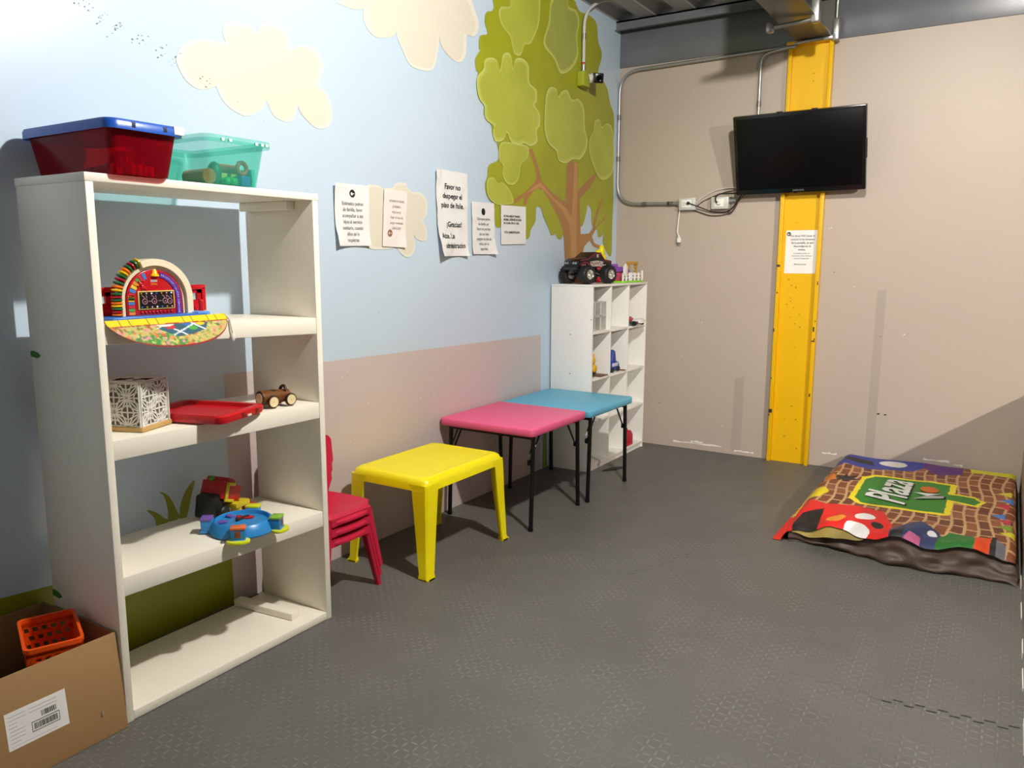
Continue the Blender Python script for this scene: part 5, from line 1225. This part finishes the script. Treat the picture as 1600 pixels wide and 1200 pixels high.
    dots = {'red': [(2.215, 4.465, .050, .062, '#ece8e4'), (2.205, 4.265, .062, .075, '#ece8e4'), (2.085, 4.37, .050, .060, '#e8952a'), (2.29, 4.38, .028, .04, '#141414')],
            'navy': [(2.545, 4.36, .022, .045, '#e6e4e6')], 'green': [], 'ro': [], 'blue': [(2.20, 5.79, .085, .085, '#dcdcd8')]}
    order = [('blue', '#2f3a94'), ('black', '#1a1a1e'), ('purple', '#5a2a78'), ('yel', '#d6cc1c'), ('orange', '#d97a2c'), ('splat', '#1c1612'), ('yel2', '#e8d41c'), ('red', '#d81c1a'), ('band', '#1a1414'), ('navy', '#28345e'), ('blackn', '#17151a'), ('pink', '#c0608c'), ('green', '#1f6a22'), ('blackg', '#141c14'), ('ro', '#d9481a'), ('blk', '#181818'), ('grey', '#6a6a70'), ('sign', '#ecd618'), ('post', '#ecd618'), ('posti', '#2c7a1e'), ('signi', '#2c7a1e')]
    boxes = {k: (min(p[0] for p in P), max(p[0] for p in P), min(p[1] for p in P), max(p[1] for p in P)) for k, P in F.items()}
    flags = [(2.86, 5.36, '#d6cc2a'), (2.87, 5.22, '#4a7ac0'), (2.85, 5.10, '#c8304a'), (2.83, 4.90, '#4a7ac0'), (2.855, 4.80, '#c8304a'), (2.865, 4.66, '#7a9a2a'), (2.875, 4.55, '#d6cc2a')]
    def brick(x, y):
        yy_ = y; xx_ = x+.012*sin(y*9+x*3)+.018*nz(x, y, 2.4, 5)
        row = math.floor(xx_/.062); fy = yy_/.135+(.5 if row % 2 else 0)+.25*nz(row*.7, y, 2, 9); c = math.floor(fy)
        fx = xx_/.062-row; fyy = fy-c
        if min(fx, 1-fx) < .11 or min(fyy, 1-fyy) < .065: return '#c49a6c'
        h = (math.sin(row*12.9898+c*78.233)*43758.5453) % 1
        return '#7c4222' if h < .4 else ('#8e5230' if h < .75 else '#68351a')
    def pc(i):
        x, y = info[i]; wx = x+.006*nz(x, y, 16, 1); wy = y+.008*nz(x, y, 14, 2); col = None
        for k, c in order:
            bb = boxes[k]
            if bb[0] <= wx <= bb[1] and bb[2] <= wy <= bb[3] and in_poly(wx, wy, F[k]):
                col = c
                for cx, cy, rx, ry, dc in dots.get(k, ()):
                    if ((wx-cx)/rx)**2+((wy-cy)/ry)**2 < 1: col = dc
        if col: return col
        for fx, fy, c in flags:
            a = abs(y-fy); q = x-(fx-.045)
            if 0 < q < .07 and a < .06*q/.07: return c
        return brick(x, y)
    paint_mesh(o, pc)
    # lettering on the green street sign print
    lt = MB(); sh = MB()
    MT = Matrix(((0, -1, 0, 0), (1, 0, 0, 0), (0, 0, 1, 0), (0, 0, 0, 1)))
    def drape(e):
        def f(v): return (v[0], v[1], surf(v[0], v[1])+e)
        return f
    for bld, dx, e in ((sh, .010, .0035), (lt, 0, .0055)):
        bld.text('Plaza', .30, T((2.365+dx, 5.06-dx*.6, 0)) @ MT, 0, 'CENTER', .006, drape(e), .35, .86)
        bld.prism([(2.40+dx, 4.97), (2.55+dx, 5.05), (2.55+dx, 5.10), (2.47+dx, 5.07), (2.53+dx, 5.14), (2.39+dx, 5.09), (2.46+dx, 5.06)], 0, .0001)
        bld.v = [(v[0], v[1], surf(v[0], v[1])+e) if v[2] < .05 else v for v in bld.v]
    obj('sign_shadow', sh, mat('print_black', '#121612', .6), o); obj('sign_lettering', lt, mat('print_white', '#dfe0da', .6), o)
    og = MB(); og.prism([(2.465+.05*cos(a), 5.215+.075*sin(a)) for a in [2*pi*k/24 for k in range(24)]], 0, .0001); og.v = [(v[0], v[1], surf(v[0], v[1])+.005) for v in og.v]
    obj('print_spot', og, mat('print_orange', '#c8641c', .6), o)
    # brown underside: gathered skirt along the front and the right end
    BR = mat('mat_brown', '#4c3a2e', .55, var=.08, bump=.15, bscale=25); OL = mat('mat_lining', '#8f7a34', .6)
    nu, nv = 150, 16; b = MB()
    def sk(u, v):
        x = X0+.035+(X1-X0-.02)*u; fr = front(x); z0 = surf(max(x, X0+.03), fr+.004)-.004
        fold = .022*nz(u*6, v*2, 1.6, 1)+.016*nz(u*14, v*3, 1, 5); pull = .10*(.15+.85*u)
        y = fr+.022-.0*v-(pull*.75)*v**1.4+fold*min(1, v*2)-.010*sin(pi*v)
        z = z0*(1-v)**1.25+.003+max(0, .016*nz(u*11, v*4, 1, 8))*sin(pi*v)
        return (x, y, max(.003, z))
    b.grid(sk, nu, nv); obj('underside_skirt', b, BR, t, sharp=180)
    b = MB()
    def sd(u, v):
        y = Y0+.02+(Y1-Y0-.03)*u; z0 = surf(X1-.001, max(y, front(X1)+.03))
        return (X1-.004+.026*v**.7-.004*sin(u*40)*v*(1-v), y-.03*(1-u)*v, max(.003, z0*(1-v)+.003))
    b.grid(sd, 60, 8); obj('underside_end', b, BR, t, sharp=180)
    b = MB()
    def li(u, v):
        x = X0+.05+.36*u; fr = front(x); z0 = surf(x, fr+.004)
        return (x, fr+.010-.036*v*sin(pi*(u*.9+.05)), max(.004, z0*(1-.42*v*sin(pi*(u*.9+.05)))-.006))
    b.grid(li, 40, 6); obj('yellow_lining', b, OL, t, sharp=180, label='yellowish lining showing under the red front corner')
build_play_mat()
